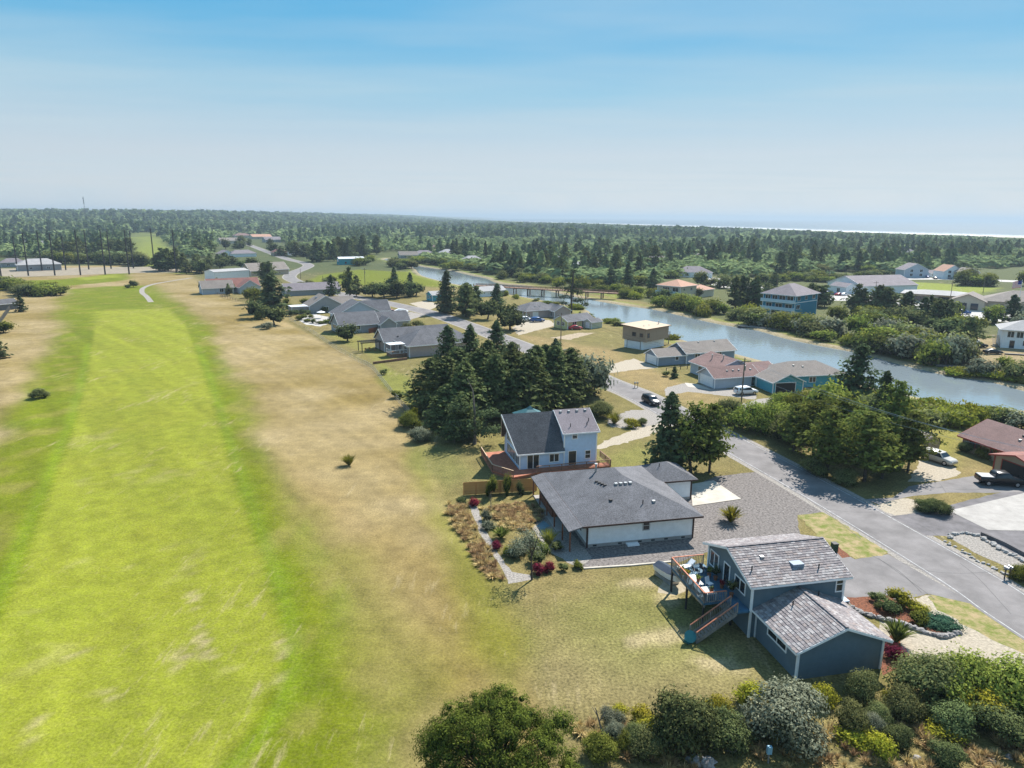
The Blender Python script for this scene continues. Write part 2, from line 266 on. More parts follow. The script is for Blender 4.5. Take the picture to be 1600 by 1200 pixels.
def ribbon(name,line,w,z,m,off=0,parent=None,dash=None):
    b=MB(); L=len(line); pr=[]
    for i in range(L):
        a=np.array(line[max(i-1,0)]); c=np.array(line[min(i+1,L-1)]); d=c-a; d/=np.hypot(*d); n_=np.array([d[1],-d[0]]); p=np.array(line[i])+n_*off; pr.append((p-n_*w/2,p+n_*w/2))
    b.v=[(q[0],q[1],z) for p in pr for q in p]; b.f=[(2*i,2*i+1,2*i+3,2*i+2) for i in range(L-1)]
    return struct(b.build(name,m,parent))
# ================================================================== the land
LAG_FAR=[(1700,632),(1595,606),(1566,598),(1532,591),(1500,587),(1467,581),(1443,575),(1400,565),(1349,550),(1319,545),(1262,534),(1225,526),(1187,515),(1150,509),(1112,502),(1067,492),(1022,482),(978,476),(918,466),(870,456),(823,446),(780,442),(760,434),(735,429),(705,422),(682,419),(650,414),(625,407.5),(604,403)]
LAG_NEAR=[(598,405),(642,416),(657,429),(692,439),(740,449),(800,460),(860,471),(911,481),(925,492),(941,498),(988,508),(1060,528),(1090,537),(1150,552),(1220,570),(1287,587),(1375,606),(1412,615),(1475,627),(1534,637),(1600,640),(1750,665)]
LAG=smooth(GP(LAG_NEAR),3)+smooth(GP(LAG_FAR),3)
LAG2=GP([(462,388),(470,386),(486,387),(484,380),(470,379)]); LAG3=GP([(380,362),(400,366),(424,372),(424,369.5),(400,363),(382,359.5)])
COAST=[(1250,1000)]+GP([(1600,371),(1300,361.5),(1000,351.5),(800,346)])+[(-2300,14000),(-9000,40000)]
def hillz(X,Y): return 34*sst(900,2600,np.asarray(Y,float))*sst(250,1150,-np.asarray(X,float))
def geo(a,b,step,k):
    out=[a]; s=step
    while out[-1]<b: s*=k; out.append(out[-1]+s)
    return out
xs=np.array([-v for v in geo(400,45000,5,1.17)][::-1]+list(np.arange(-396,-140,4))+list(np.arange(-140,130,.8))+list(np.arange(130,400,3.5))+geo(400,45000,5,1.17))
ys=np.array([-v for v in geo(0,6000,8,1.4)][::-1]+list(np.arange(6,30,6))+list(np.arange(30,250,.75))+list(np.arange(250,760,2.5))+geo(760,45000,5,1.15))
X,Y=np.meshgrid(xs,ys); X=X+0.; Y=Y+0.
NZ=lambda s,k=0: vnoise(X,Y,s,k)-.5
n1=NZ(14,1)+.5*NZ(5,2); n2=NZ(3,3)+.6*NZ(1.3,4); n3=NZ(40,5)
TANc=np.array((.25,.176,.082)); OLI=np.array((.14,.125,.036)); LUSH=np.array((.11,.134,.001)); FAIR=np.array((.178,.196,.018)); LOT=np.array((.148,.121,.047)); FLOOR=np.array((.055,.07,.026)); SAND=np.array((.34,.28,.2)); PALE=np.array((.36,.285,.17))
C=np.zeros(X.shape+(3,))+LOT
def over(c,a,mask=None):
    global C
    C=C*(1-a[...,None])+np.array(c)*a[...,None]
def zone(px,c,soft,warp=0,amt=1.0,nn=None):
    d=sdf(GP(px),X,Y)+(n1 if nn is None else nn)*warp; over(c,amt*sst(soft,-soft,d))
over(OLI,np.clip(.4+n1*.9,0,1)*.7); over(TANc,np.clip(n3*1.2+n2*.5,0,1)*.7)
over(FLOOR,sst(330,520,Y)); over(FLOOR,sst(150,200,X)*.8); zone([(560,409),(650,416),(740,430),(900,455),(1000,470),(1150,505),(1350,548),(1600,600),(1900,640),(1900,380),(560,385)],(.062,.076,.024),3,4,.9)
BOUND=[(330,415),(300,432),(330,452),(372,470),(435,497),(520,543),(580,575),(612,610),(640,645),(668,700),(690,780),(720,830),(760,880),(800,960),(830,1060),(860,1190),(880,1400)]
GOLF=BOUND+[(-300,1400),(-400,800),(-250,520),(-20,470),(20,440),(40,415)]
zone(GOLF,TANc,1.0); zone(GOLF,OLI,1.5,0,.36,None)
C0=C.copy()
g=sst(1,-1,sdf(GP(GOLF),X,Y))
C+= (g*np.clip(n1*.8+.1,-.3,.6))[...,None]*(PALE-C)*.8
LUSHP=[(100,453),(170,447),(240,446),(275,470),(318,510),(352,560),(378,620),(404,690),(440,750),(490,830),(530,900),(575,980),(600,1080),(612,1200),(625,1420),(-350,1420),(-350,1000),(-120,830),(-40,720),(20,650),(58,580),(92,510)]
zone(LUSHP,OLI,7,6,.75); zone(LUSHP,LUSH,4,4.5)
zone([(640,1000),(600,900),(560,820),(500,760),(430,700),(480,850),(560,980),(600,1100)],TANc,3,5,.5)
zone([(655,700),(690,780),(740,860),(790,950),(812,1020),(795,1075),(760,1010),(715,890),(668,800),(640,720)],LUSH,2.2,2.5,.55)
zone([(500,800),(560,860),(640,1000),(690,1110),(620,1130),(560,1000)],LUSH,3,4,.3)
FAIRP=[(150,486),(262,481),(290,508),(320,590),(345,680),(365,750),(395,840),(425,930),(438,1000),(435,1050),(420,1090),(390,1140),(345,1190),(290,1260),(-200,1300),(-120,1150),(-20,1015),(30,900),(75,780),(118,665),(135,600),(147,520)]
zone(FAIRP,FAIR,.35); 
dF=sdf(GP(FAIRP),X,Y); inF=sst(.5,-.5,dF)
C+=(inF*np.clip(NZ(7,8)*.6+NZ(2.5,9)*.4,-.5,.5))[...,None]*(np.array((.2,.2,.02))-C)*.8
sc=np.clip((vnoise(X,Y*.5,2.0,11)*.6+vnoise(X,Y*.7,.9,16)*.4-.6)*5,0,1)*np.clip((vnoise(X,Y,14,12)-.5)*4,0,1); over(PALE,sc*inF*.2); inL=sst(1,-1,sdf(GP(LUSHP),X,Y))*(1-inF); over((.2,.17,.05),inL*np.clip((vnoise(X,Y*.6,3,17)-.55)*3,0,1)*.5); over((.1,.14,.006),inL*np.clip((vnoise(X,Y*.5,4,18)-.6)*3,0,1)*.5)
for ln in ([(297,880),(302,960),(318,1000),(345,1050),(325,1035),(290,1030),(268,1010)],[(300,930),(322,1030),(360,1045)],[(270,1010),(275,1050)],[(350,1095),(375,1088)],[(190,1100),(160,1080)],[(95,1040),(135,1012)],[(40,1160),(60,1120)],[(425,990),(437,1000),(436,1070)]):
    for a,b in zip(ln[:-1],ln[1:]):
        d=sdf([G(*a),G(*b),G(b[0]+1,b[1]+1)],X,Y); over(PALE,.42*sst(.5,.0,np.abs(d)+NZ(1.6,13)*1.2+.1))
over((.13,.19,.012),sst(1.6,0,np.abs(dF-1.0))*sst(0,.6,dF)*.6*(Y<200))
zone([(95,437),(200,425),(203,437),(150,443),(60,450),(-60,455),(-60,440)],LUSH,2,2); zone([(120,434),(185,428),(190,433),(130,438)],FAIR,1)
zone([(206,364),(240,364),(272,395),(296,428),(255,426),(216,422),(212,395)],(.15,.175,.03),4,6,.95)
zone([(480,440),(500,430),(560,421),(640,425),(692,441),(690,450),(640,446),(560,446)],LUSH,3,4,.85)
zone([(1395,440),(1470,443),(1560,450),(1540,460),(1470,458),(1330,446)],(.17,.2,.025),4,4,.95); zone([(930,458),(1010,452),(1030,458),(960,466)],(.15,.18,.02),4,3,.8)
zone([(880,1060),(1010,1010),(1130,960),(1180,1010),(1170,1060),(1050,1090)],(.2,.165,.075),4,6,.6); zone([(900,960),(1000,920),(1080,960),(1120,1030),(980,1020)],(.15,.155,.04),4,5,.55); zone([(740,740),(700,700),(640,690),(640,730),(700,760)],(.12,.125,.035),2,2,.6)
for a,b,w in(((1060,888),(1045,940),1.2),((1000,1000),(1060,985),1.5),((980,915),(1060,905),1.2),((1090,1030),(1150,1045),1.3)):
    d=sdf([G(*a),G(*b),G(b[0]+1,b[1]+2)],X,Y); over(PALE,.6*sst(w,.1,np.abs(d)+NZ(1.5,15)*1.5))
zone([(800,520),(960,548),(1080,600),(1180,640),(1100,645),(960,590)],TANc,3,4,.65); zone([(585,560),(640,590),(655,640),(600,600)],(.15,.16,.03),1.5,2,.8); zone([(500,520),(560,545),(590,570),(620,560),(560,525)],(.17,.165,.04),1.5,2,.7)
zone([(1420,640),(1540,645),(1480,740),(1420,700)],(.19,.175,.035),2,2,.8); zone([(1430,540),(1600,520),(1640,600),(1500,575)],(.27,.2,.11),4,4,.8)
zone([(1360,610),(1540,640),(1500,660),(1380,640)],(.17,.185,.02),2,2,.8); zone([(935,720),(1000,690),(1030,720),(960,740)],(.16,.16,.04),2,2,.7)
sd=sdf(LAG,X,Y)-1.2; sd2=np.minimum(sdf(LAG2,X,Y),sdf(LAG3,X,Y))
over(SAND,sst(3.0,.8,sd+n1*3)*.55); over((.17,.2,.03),sst(7,3,sd+n1*3)*sst(1.5,3,sd)*.6)
sd=np.minimum(sd,sd2); Zg=-1.7*sst(0,5,-sd)+hillz(X,Y)
Zg+=.05*n1*(sd>2)*sst(600,300,Y)*0
ax_=(X*.87+Y*.49+.0009*(Y-50)**2); al_=(Y*.87-X*.49); st_=(vnoise(ax_,al_*.045,1.3,31)-.5)+.6*(vnoise(ax_,al_*.03,3.7,32)-.5); st_=st_*sst(1,-1,sdf(GP(GOLF),X,Y)); C=C*(1+.24*st_[...,None])*(1+.12*n2[...,None]*(Y<300)[...,None]); C=np.clip(C,.005,.9)
ny,nx=X.shape; vs=np.stack([X,Y,Zg],-1).reshape(-1,3).astype(np.float32)
idx=np.arange(ny*nx).reshape(ny,nx); fq=np.stack([idx[:-1,:-1],idx[:-1,1:],idx[1:,1:],idx[1:,:-1]],-1).reshape(-1,4)
me=bpy.data.meshes.new('ground'); me.vertices.add(len(vs)); me.vertices.foreach_set('co',vs.ravel()); me.loops.add(fq.size); me.loops.foreach_set('vertex_index',fq.ravel().astype(np.int32)); me.polygons.add(len(fq)); me.polygons.foreach_set('loop_start',(np.arange(len(fq))*4).astype(np.int32)); me.update(calc_edges=True)
at=me.attributes.new('land','FLOAT_COLOR','POINT'); at.data.foreach_set('color',np.concatenate([C,(1-.45*sst(1,-1,sdf(GP(GOLF),X,Y)))[...,None]],-1).astype(np.float32).ravel())
gm=bpy.data.materials.new('grassland'); gm.use_nodes=True; t=gm.node_tree; b=t.nodes['Principled BSDF']; b.inputs['Roughness'].default_value=.95; b.inputs['Specular IOR Level'].default_value=.1
a=t.nodes.new('ShaderNodeAttribute'); a.attribute_name='land'; tcg=t.nodes.new('ShaderNodeTexCoord')
def gnoise(s,lo,hi,d=3,a1=.3,a2=.7):
    n=t.nodes.new('ShaderNodeTexNoise'); n.inputs['Scale'].default_value=s; n.inputs['Detail'].default_value=d; n.inputs['Roughness'].default_value=.7; t.links.new(tcg.outputs['Object'],n.inputs[0]); r=t.nodes.new('ShaderNodeMapRange'); r.inputs[1].default_value=a1; r.inputs[2].default_value=a2; r.inputs[3].default_value=lo; r.inputs[4].default_value=hi; t.links.new(n.outputs[0],r.inputs[0]); return r.outputs[0],n
o1,q1=gnoise(4.2,.5,1.5,10,.36,.64); o2,q2=gnoise(.5,.76,1.22,6); o3,q3=gnoise(1.7,0,.2,6,.48,.72)
ml=t.nodes.new('ShaderNodeMix'); ml.inputs['A'].default_value=1; t.links.new(a.outputs['Alpha'],ml.inputs['Factor']); t.links.new(o1,ml.inputs['B']); o1=ml.outputs['Result']; mm=t.nodes.new('ShaderNodeMath'); mm.operation='MULTIPLY'; t.links.new(o1,mm.inputs[0]); t.links.new(o2,mm.inputs[1])
mixt=t.nodes.new('ShaderNodeMixRGB'); mixt.blend_type='MIX'; mixt.inputs[2].default_value=(.27,.215,.1,1); t.links.new(o3,mixt.inputs[0])
mpg=t.nodes.new('ShaderNodeMapping'); mpg.inputs['Rotation'].default_value=(0,0,-.42); mpg.inputs['Scale'].default_value=(1.0,.16,1); t.links.new(tcg.outputs['Object'],mpg.inputs[0])
ns=t.nodes.new('ShaderNodeTexNoise'); ns.inputs['Scale'].default_value=.9; ns.inputs['Detail'].default_value=8; ns.inputs['Roughness'].default_value=.72; t.links.new(mpg.outputs[0],ns.inputs[0])
nb_=t.nodes.new('ShaderNodeTexNoise'); nb_.inputs['Scale'].default_value=.06; nb_.inputs['Detail'].default_value=2; t.links.new(tcg.outputs['Object'],nb_.inputs[0])
ad=t.nodes.new('ShaderNodeMath'); ad.operation='MULTIPLY_ADD'; ad.inputs[1].default_value=.55; t.links.new(nb_.outputs[0],ad.inputs[0]); t.links.new(ns.outputs[0],ad.inputs[2])
rs=t.nodes.new('ShaderNodeMapRange'); rs.inputs[1].default_value=.88; rs.inputs[2].default_value=1.0; rs.inputs[3].default_value=0; rs.inputs[4].default_value=.5; t.links.new(ad.outputs[0],rs.inputs[0])
mixw=t.nodes.new('ShaderNodeMixRGB'); mixw.inputs[2].default_value=(.33,.265,.15,1); t.links.new(rs.outputs[0],mixw.inputs[0]); t.links.new(a.outputs['Color'],mixw.inputs[1]); t.links.new(mixw.outputs[0],mixt.inputs[1])
v=t.nodes.new('ShaderNodeVectorMath'); v.operation='SCALE'; t.links.new(mixt.outputs[0],v.inputs[0]); t.links.new(mm.outputs[0],v.inputs['Scale']); t.links.new(v.outputs[0],b.inputs['Base Color'])
bp=t.nodes.new('ShaderNodeBump'); bp.inputs['Strength'].default_value=.55; bp.inputs['Distance'].default_value=.12; t.links.new(q1.outputs[0],bp.inputs['Height']); t.links.new(bp.outputs[0],b.inputs['Normal'])
me.materials.append(gm); struct(link('ground',me))
# water
def water(name,col,bs,st,rough):
    m=mat(name,col,rough,spec=.5); t=m.node_tree; b=t.nodes['Principled BSDF']; c=t.nodes.new('ShaderNodeTexCoord'); mpn=t.nodes.new('ShaderNodeMapping'); mpn.inputs['Scale'].default_value=bs; t.links.new(c.outputs['Object'],mpn.inputs[0]); n=t.nodes.new('ShaderNodeTexNoise'); n.inputs['Scale'].default_value=1; n.inputs['Detail'].default_value=3; t.links.new(mpn.outputs[0],n.inputs[0]); bp=t.nodes.new('ShaderNodeBump'); bp.inputs['Strength'].default_value=st; bp.inputs['Distance'].default_value=.2; t.links.new(n.outputs[0],bp.inputs['Height']); t.links.new(bp.outputs[0],b.inputs['Normal']); b.inputs['IOR'].default_value=1.33; return m
WAT=water('lagoon_water',(.17,.205,.225),(1.1,.6,1),.22,.06); SEA=water('sea_water',(.08,.115,.145),(.06,.02,1),.2,.4); SEA.node_tree.nodes['Principled BSDF'].inputs['Specular IOR Level'].default_value=.12
def outset(p,d):
    c=np.mean(p,0); return p
sheet('lagoon_water',smooth(GP([(x+0,y+ (3 if y>420 else .6)) for x,y in LAG_NEAR]),3)+smooth(GP([(x,y-(2.5 if y>420 else .6)) for x,y in LAG_FAR]),3),-.42,WAT)
sheet('lagoon_water',GP([(458,389.5),(470,387),(489,388.5),(486,379),(468,378)]),-.42,WAT); sheet('lagoon_water',GP([(376,362),(400,366.8),(428,373),(426,369),(400,362.4),(380,359)]),-.42,WAT)
cw=[(x+90,y) for x,y in COAST]; sheet('beach',[(x-70,y) for x,y in COAST]+[(x+260,y) for x,y in COAST[::-1]],.25,mat('beach_sand',(.4,.34,.26),.9,.02,.1))
sheet('sea',COAST+[(45000,45000),(45000,1000)],.6,SEA)
surf=mat('surf_foam',(.8,.82,.84),.7,.03,.1)
for k,(o,w) in enumerate(((14,42),(95,22),(170,14))):
    l=[(x+o,y) for x,y in smooth(COAST[:5],14)]; rg=random.Random(k); l=[(x+rg.uniform(-9,9),y) for x,y in l]; ribbon('surf',l,w,.75+.05*k,surf)
# main road
ROADC=smooth(GP([(2100,1240),(1800,1083),(1600,962),(1503,898),(1302,780),(1160,702),(1070,655),(997,617),(938,593),(885,566),(830,546),(785,529),(735,510),(680,491),(630,479),(580,468.5),(530,459),(490,449),(463,440),(452,433),(459,426),(476,419),(482,414.5),(472,410),(450,405),(425,396),(406,389),(385,381),(372,376)]),8)
ribbon('road_shoulder',ROADC,8.4,.006,M['gravelgrey']); ribbon('road',ROADC,6.9,.014,M['asphalt'])
NEARR=ROADC[:8*10]
for s in(-1,1): ribbon('road_edge_line',NEARR,.1,.019,M['marking'],off=s*3.1)
# driveways, yards and lots, each a sheet of its own above the ground
def yard(name,px,m,z=.004,jit=.12,seg=.8): return sheet(name,GP(px),z,m,jit,seg)
yard('gravel_yard',[(903,890),(1058,879),(1120,858),(1252,856),(1246,806),(1288,800),(1180,737),(1120,744),(1060,770),(900,800),(846,800),(838,815),(880,860)],M['gravel'],.003)
yard('gravel_path',[(846,802),(832,826),(852,858),(878,872),(903,889),(925,872),(890,830)],M['gravelgrey'],.0075)
yard('concrete_pad',[(1079,757),(1115,751),(1158,780),(1082,791)],M['concrete'],.06,0,50)
yard('verge',[(1248,806),(1288,801),(1388,862),(1380,869),(1335,873),(1308,858),(1278,838)],M['lawnpatch'],.0095,.25)
yard('driveway',[(1290,852),(1310,860),(1336,874),(1388,866),(1525,945),(1450,928),(1385,943),(1300,945)],M['asphalt'],.0085,.05)
yard('gravel_drive',[(1388,940),(1450,929),(1545,960),(1600,990),(1640,1080),(1560,1075),(1470,1030),(1420,1030),(1385,1050),(1365,1010)],M['gravelpale'],.0035,.3)
yard('verge',[(1448,932),(1475,928),(1530,948),(1640,1010),(1640,1040),(1520,985),(1465,952)],M['lawnpatch'],.007,.3)
yard('driveway',[(1395,778),(1420,760),(1470,752),(1530,742),(1580,738),(1640,742),(1640,768),(1560,770),(1480,770),(1420,776),(1372,788),(1350,780)],M['asphalt'],.0085,.08)
yard('gravel_apron',[(1370,790),(1415,778),(1440,785),(1450,800),(1410,812),(1385,800)],M['gravelpale'],.0065,.2)
yard('parking_yard',[(1392,806),(1450,800),(1480,790),(1560,770),(1640,755),(1640,890),(1530,840),(1480,838),(1440,836)],M['asphaltdark'],.0075,.1)
yard('concrete_slab',[(1483,798),(1620,766),(1640,830),(1565,829),(1543,828)],M['concretegrey'],.03,0,50)
yard('gravel_island',[(1478,838),(1500,834),(1532,838),(1600,872),(1640,900),(1640,925),(1580,888),(1520,862)],M['gravelgrey'],.0115,.15)
yard('driveway',[(1480,712),(1500,740),(1470,752),(1420,752),(1430,735),(1440,715)],M['gravelpale'],.0065,.3)
yard('dirt_lane',[(925,700),(940,690),(1000,668),(1040,660),(1040,672),(985,690),(940,702)],M['gravelpale'],.005,.4); yard('gravel_pullout',[(950,655),(985,640),(1060,640),(1120,680),(1090,690),(1040,662),(1000,672),(955,668)],M['gravelgrey'],.0045,.4)
yard('driveway',[(1040,605),(1075,598),(1120,605),(1180,612),(1180,625),(1130,618),(1075,612),(1040,618)],M['gravelgrey'],.005,.3); yard('driveway',[(935,575),(990,560),(1030,575),(1000,577),(950,583)],M['gravelpale'],.005,.3)
yard('driveway',[(1090,600),(1112,609),(1075,604),(1070,598)],M['concrete'],.011,.05); yard('driveway',[(1110,660),(1130,640),(1190,622),(1230,622),(1200,635),(1150,655),(1125,672)],M['gravelgrey'],.006,.3)
yard('driveway',[(800,512),(820,502),(858,500),(870,508),(810,524)],M['gravelpale'],.005,.3); yard('driveway',[(640,474),(665,470),(690,476),(668,486)],M['gravelpale'],.005,.3); yard('driveway',[(860,528),(905,520),(930,520),(890,531)],M['dirt'],.005,.3)
yard('driveway',[(600,487),(640,487),(665,492),(640,500),(606,496)],M['gravelgrey'],.005,.2)
yard('parking_lot',[(1085,436),(1110,433),(1190,447),(1200,455),(1150,452),(1125,449)],M['lightlot'],.05,.3,4)
yard('parking_lot',[(1270,462),(1345,460),(1390,464),(1420,470),(1500,480),(1640,500),(1640,512),(1540,500),(1480,492),(1420,484),(1345,470),(1270,470)],M['lightlot'],.05,.3,4)
yard('lane',[(1195,455),(1290,460),(1290,464),(1240,462)],M['lightlot'],.05,.3,4); yard('beach_road',[(1380,434),(1470,434),(1640,440),(1640,443),(1470,437),(1380,437)],M['lightlot'],.05,.3,4)
yard('sandy_strip',[(-100,421),(300,416),(300,425),(200,427),(90,431),(-100,437)],mat('sandy_ground',(.25,.21,.155),.95,.3,.15),.05,.6,5); yard('park_road',[(57,420),(72,403),(78,388),(66,384),(60,396),(42,420)],M['asphalt'],.06,.3,5)
ribbon('cart_path',smooth(GP([(236,472),(229,463),(222,457),(224,450),(240,444),(268,439),(300,434)]),5),2.2,.006,M['gravelgrey'])
yard('gravel_path',[(732,788),(742,786),(752,808),(758,830),(772,850),(782,870),(800,893),(828,898),(834,905),(795,913),(787,895),(770,865),(752,838),(742,812)],M['gravelgrey'],.006,.1)
yard('flagstone_pad',[(838,823),(849,814),(860,822),(846,830)],mat('blue_slate',(.13,.22,.26),.7,2,.2),.05,0,9)
yard('bare_patch',[(1040,900),(1075,893),(1098,905),(1060,930),(1030,925)],mat('dry_soil',(.33,.28,.2),.95,2,.2,.3),.004,.35)
yard('red_mulch_bed',[(1322,934),(1385,930),(1420,945),(1480,975),(1495,990),(1470,992),(1420,975),(1360,962),(1335,948)],M['mulch'],.012,.1); yard('red_mulch_bed',[(1378,1005),(1400,985),(1408,1010),(1402,1045),(1380,1055)],M['mulch'],.012,.1); yard('red_mulch_bed',[(1300,852),(1310,853),(1328,870),(1316,872)],M['mulch'],.013,.1)
for ln in([(1362,868),(1405,893),(1440,926)],[(1372,872),(1425,910),(1460,936)],[(1432,818),(1455,830),(1478,846)],[(1410,880),(1450,892),(1500,896),(1560,893)],[(1200,742),(1228,748),(1262,752)],[(1290,795),(1330,800),(1375,800)],[(1455,760),(1500,765),(1550,764)],[(1470,757),(1478,770)],[(1500,880),(1530,905),(1580,960)],[(1240,765),(1290,800),(1345,842)]):
    ribbon('tar_seam',smooth(GP(ln),6),.055,.0205,M['tar'] if 'tar' in M else M.setdefault('tar',mat('tar',(.07,.068,.07),.7,2,.3)))
# ================================================================== buildings
def solid(b,top,t):
    """closed slab under a list of top polygons (shared outline not merged)"""
    for p in top:
        n=len(p); v=[tuple(q) for q in p]+[(q[0],q[1],q[2]-t) for q in p]
        b.add(v,[tuple(range(n)),tuple(range(2*n-1,n-1,-1))]+[(i,n+i,n+(i+1)%n,(i+1)%n) for i in range(n)])
def wing_planes(w):
    x0,x1,y0,y1,ze,kind,zr,ax=w[:8]; ov=w[8] if len(w)>8 else .45; rk=w[9] if len(w)>9 else .35
    if kind=='gable':
        if ax=='x':
            ym=(y0+y1)/2; s=(zr-ze)/(ym-y0); e=ze-ov*s; a,b_=x0-rk,x1+rk
            return [[(a,y0-ov,e),(b_,y0-ov,e),(b_,ym,zr),(a,ym,zr)],[(b_,y1+ov,e),(a,y1+ov,e),(a,ym,zr),(b_,ym,zr)]]
        xm=(x0+x1)/2; s=(zr-ze)/(xm-x0); e=ze-ov*s; a,b_=y0-rk,y1+rk
        return [[(x0-ov,b_,e),(x0-ov,a,e),(xm,a,zr),(xm,b_,zr)],[(x1+ov,a,e),(x1+ov,b_,e),(xm,b_,zr),(xm,a,zr)]]
    if kind=='hip':
        X0,X1,Y0,Y1=x0-ov,x1+ov,y0-ov,y1+ov; e=ze
        if X1-X0>=Y1-Y0: h=(Y1-Y0)/2; A,B=(X0+h,Y0+h,zr),(X1-h,Y0+h,zr); return [[(X0,Y0,e),(X1,Y0,e),B,A],[(X1,Y0,e),(X1,Y1,e),B],[(X1,Y1,e),(X0,Y1,e),A,B],[(X0,Y1,e),(X0,Y0,e),A]]
        h=(X1-X0)/2; A,B=(X0+h,Y0+h,zr),(X0+h,Y1-h,zr); return [[(X0,Y0,e),(X1,Y0,e),A],[(X1,Y0,e),(X1,Y1,e),B,A],[(X1,Y1,e),(X0,Y1,e),B],[(X0,Y1,e),(X0,Y0,e),A,B]]
    if kind=='shed':
        if ax=='x': return [[(x0-rk,y0-ov,ze),(x1+rk,y0-ov,ze),(x1+rk,y1+ov,zr),(x0-rk,y1+ov,zr)]]
        return [[(x0-rk,y0-ov,ze),(x1+rk,y0-ov,zr),(x1+rk,y1+ov,zr),(x0-rk,y1+ov,ze)]]
    return [[(x0-ov,y0-ov,ze+.15),(x1+ov,y0-ov,ze+.15),(x1+ov,y1+ov,ze+.15),(x0-ov,y1+ov,ze+.15)]]
def plane_z(planes,x,y):
    best=None
    for p in planes:
        a,b,c=Vector(p[0]),Vector(p[1]),Vector(p[2]); n=(b-a).cross(c-a)
        if abs(n.z)<1e-6: continue
        z=a.z-(n.x*(x-a.x)+n.y*(y-a.y))/n.z; best=z if best is None else min(best,z)
    return best
def opening(root,w,face,c,z0,ww,hh,kind,trim):
    x0,x1,y0,y1=w[:4]; f=.1 if ww<2.2 else .13
    def P(b,u0,u1,d0,d1,za,zb):   # u along the wall, d outwards
        if face=='S': b.box(u0,u1,y0-d1,y0-d0,za,zb)
        elif face=='N': b.box(u0,u1,y1+d0,y1+d1,za,zb)
        elif face=='W': b.box(x0-d1,x0-d0,u0,u1,za,zb)
        else: b.box(x1+d0,x1+d1,u0,u1,za,zb)
    a,b_=c-ww/2,c+ww/2; fr=MB(); P(fr,a-f,a,0.002,.07,z0-f*(kind!='d'),z0+hh+f); P(fr,b_,b_+f,.002,.07,z0-f*(kind!='d'),z0+hh+f); P(fr,a,b_,.002,.068,z0+hh,z0+hh+f)
    if kind in('w','s','big'): P(fr,a,b_,.002,.068,z0-f,z0)
    if kind=='s': P(fr,c-.05,c+.05,.002,.06,z0,z0+hh)
    if kind=='w' and hh>.8: P(fr,a,b_,.002,.055,z0+hh*.48,z0+hh*.54)
    if kind=='big':
        k=max(2,int(ww/1.1))
        for i in range(1,k): P(fr,a+ww*i/k-.04,a+ww*i/k+.04,.002,.06,z0,z0+hh)
    nm={'w':'window','s':'window','big':'window','d':'door','g':'garage_door','o':'garage_opening'}[kind]
    o=fr.build(nm,trim,root); pn=MB()
    if kind=='g':
        for i in range(4): P(pn,a,b_,.004,.03,z0+hh*i/4+.015,z0+hh*(i+1)/4-.015)
        pn.build('panel',M['white'],o)
    elif kind=='d': P(pn,a,b_,.004,.035,z0,z0+hh); pn.build('door_leaf',M['glass'],o)
    elif kind=='o': P(pn,a,b_,.004,.02,z0,z0+hh); pn.build('interior_shade_panel',M['dark'],o)  # flat dark panel on the wall, its colour standing for the shaded interior
    else: P(pn,a,b_,.004,.03,z0,z0+hh); pn.build('pane',M['glass'],o)
    return o
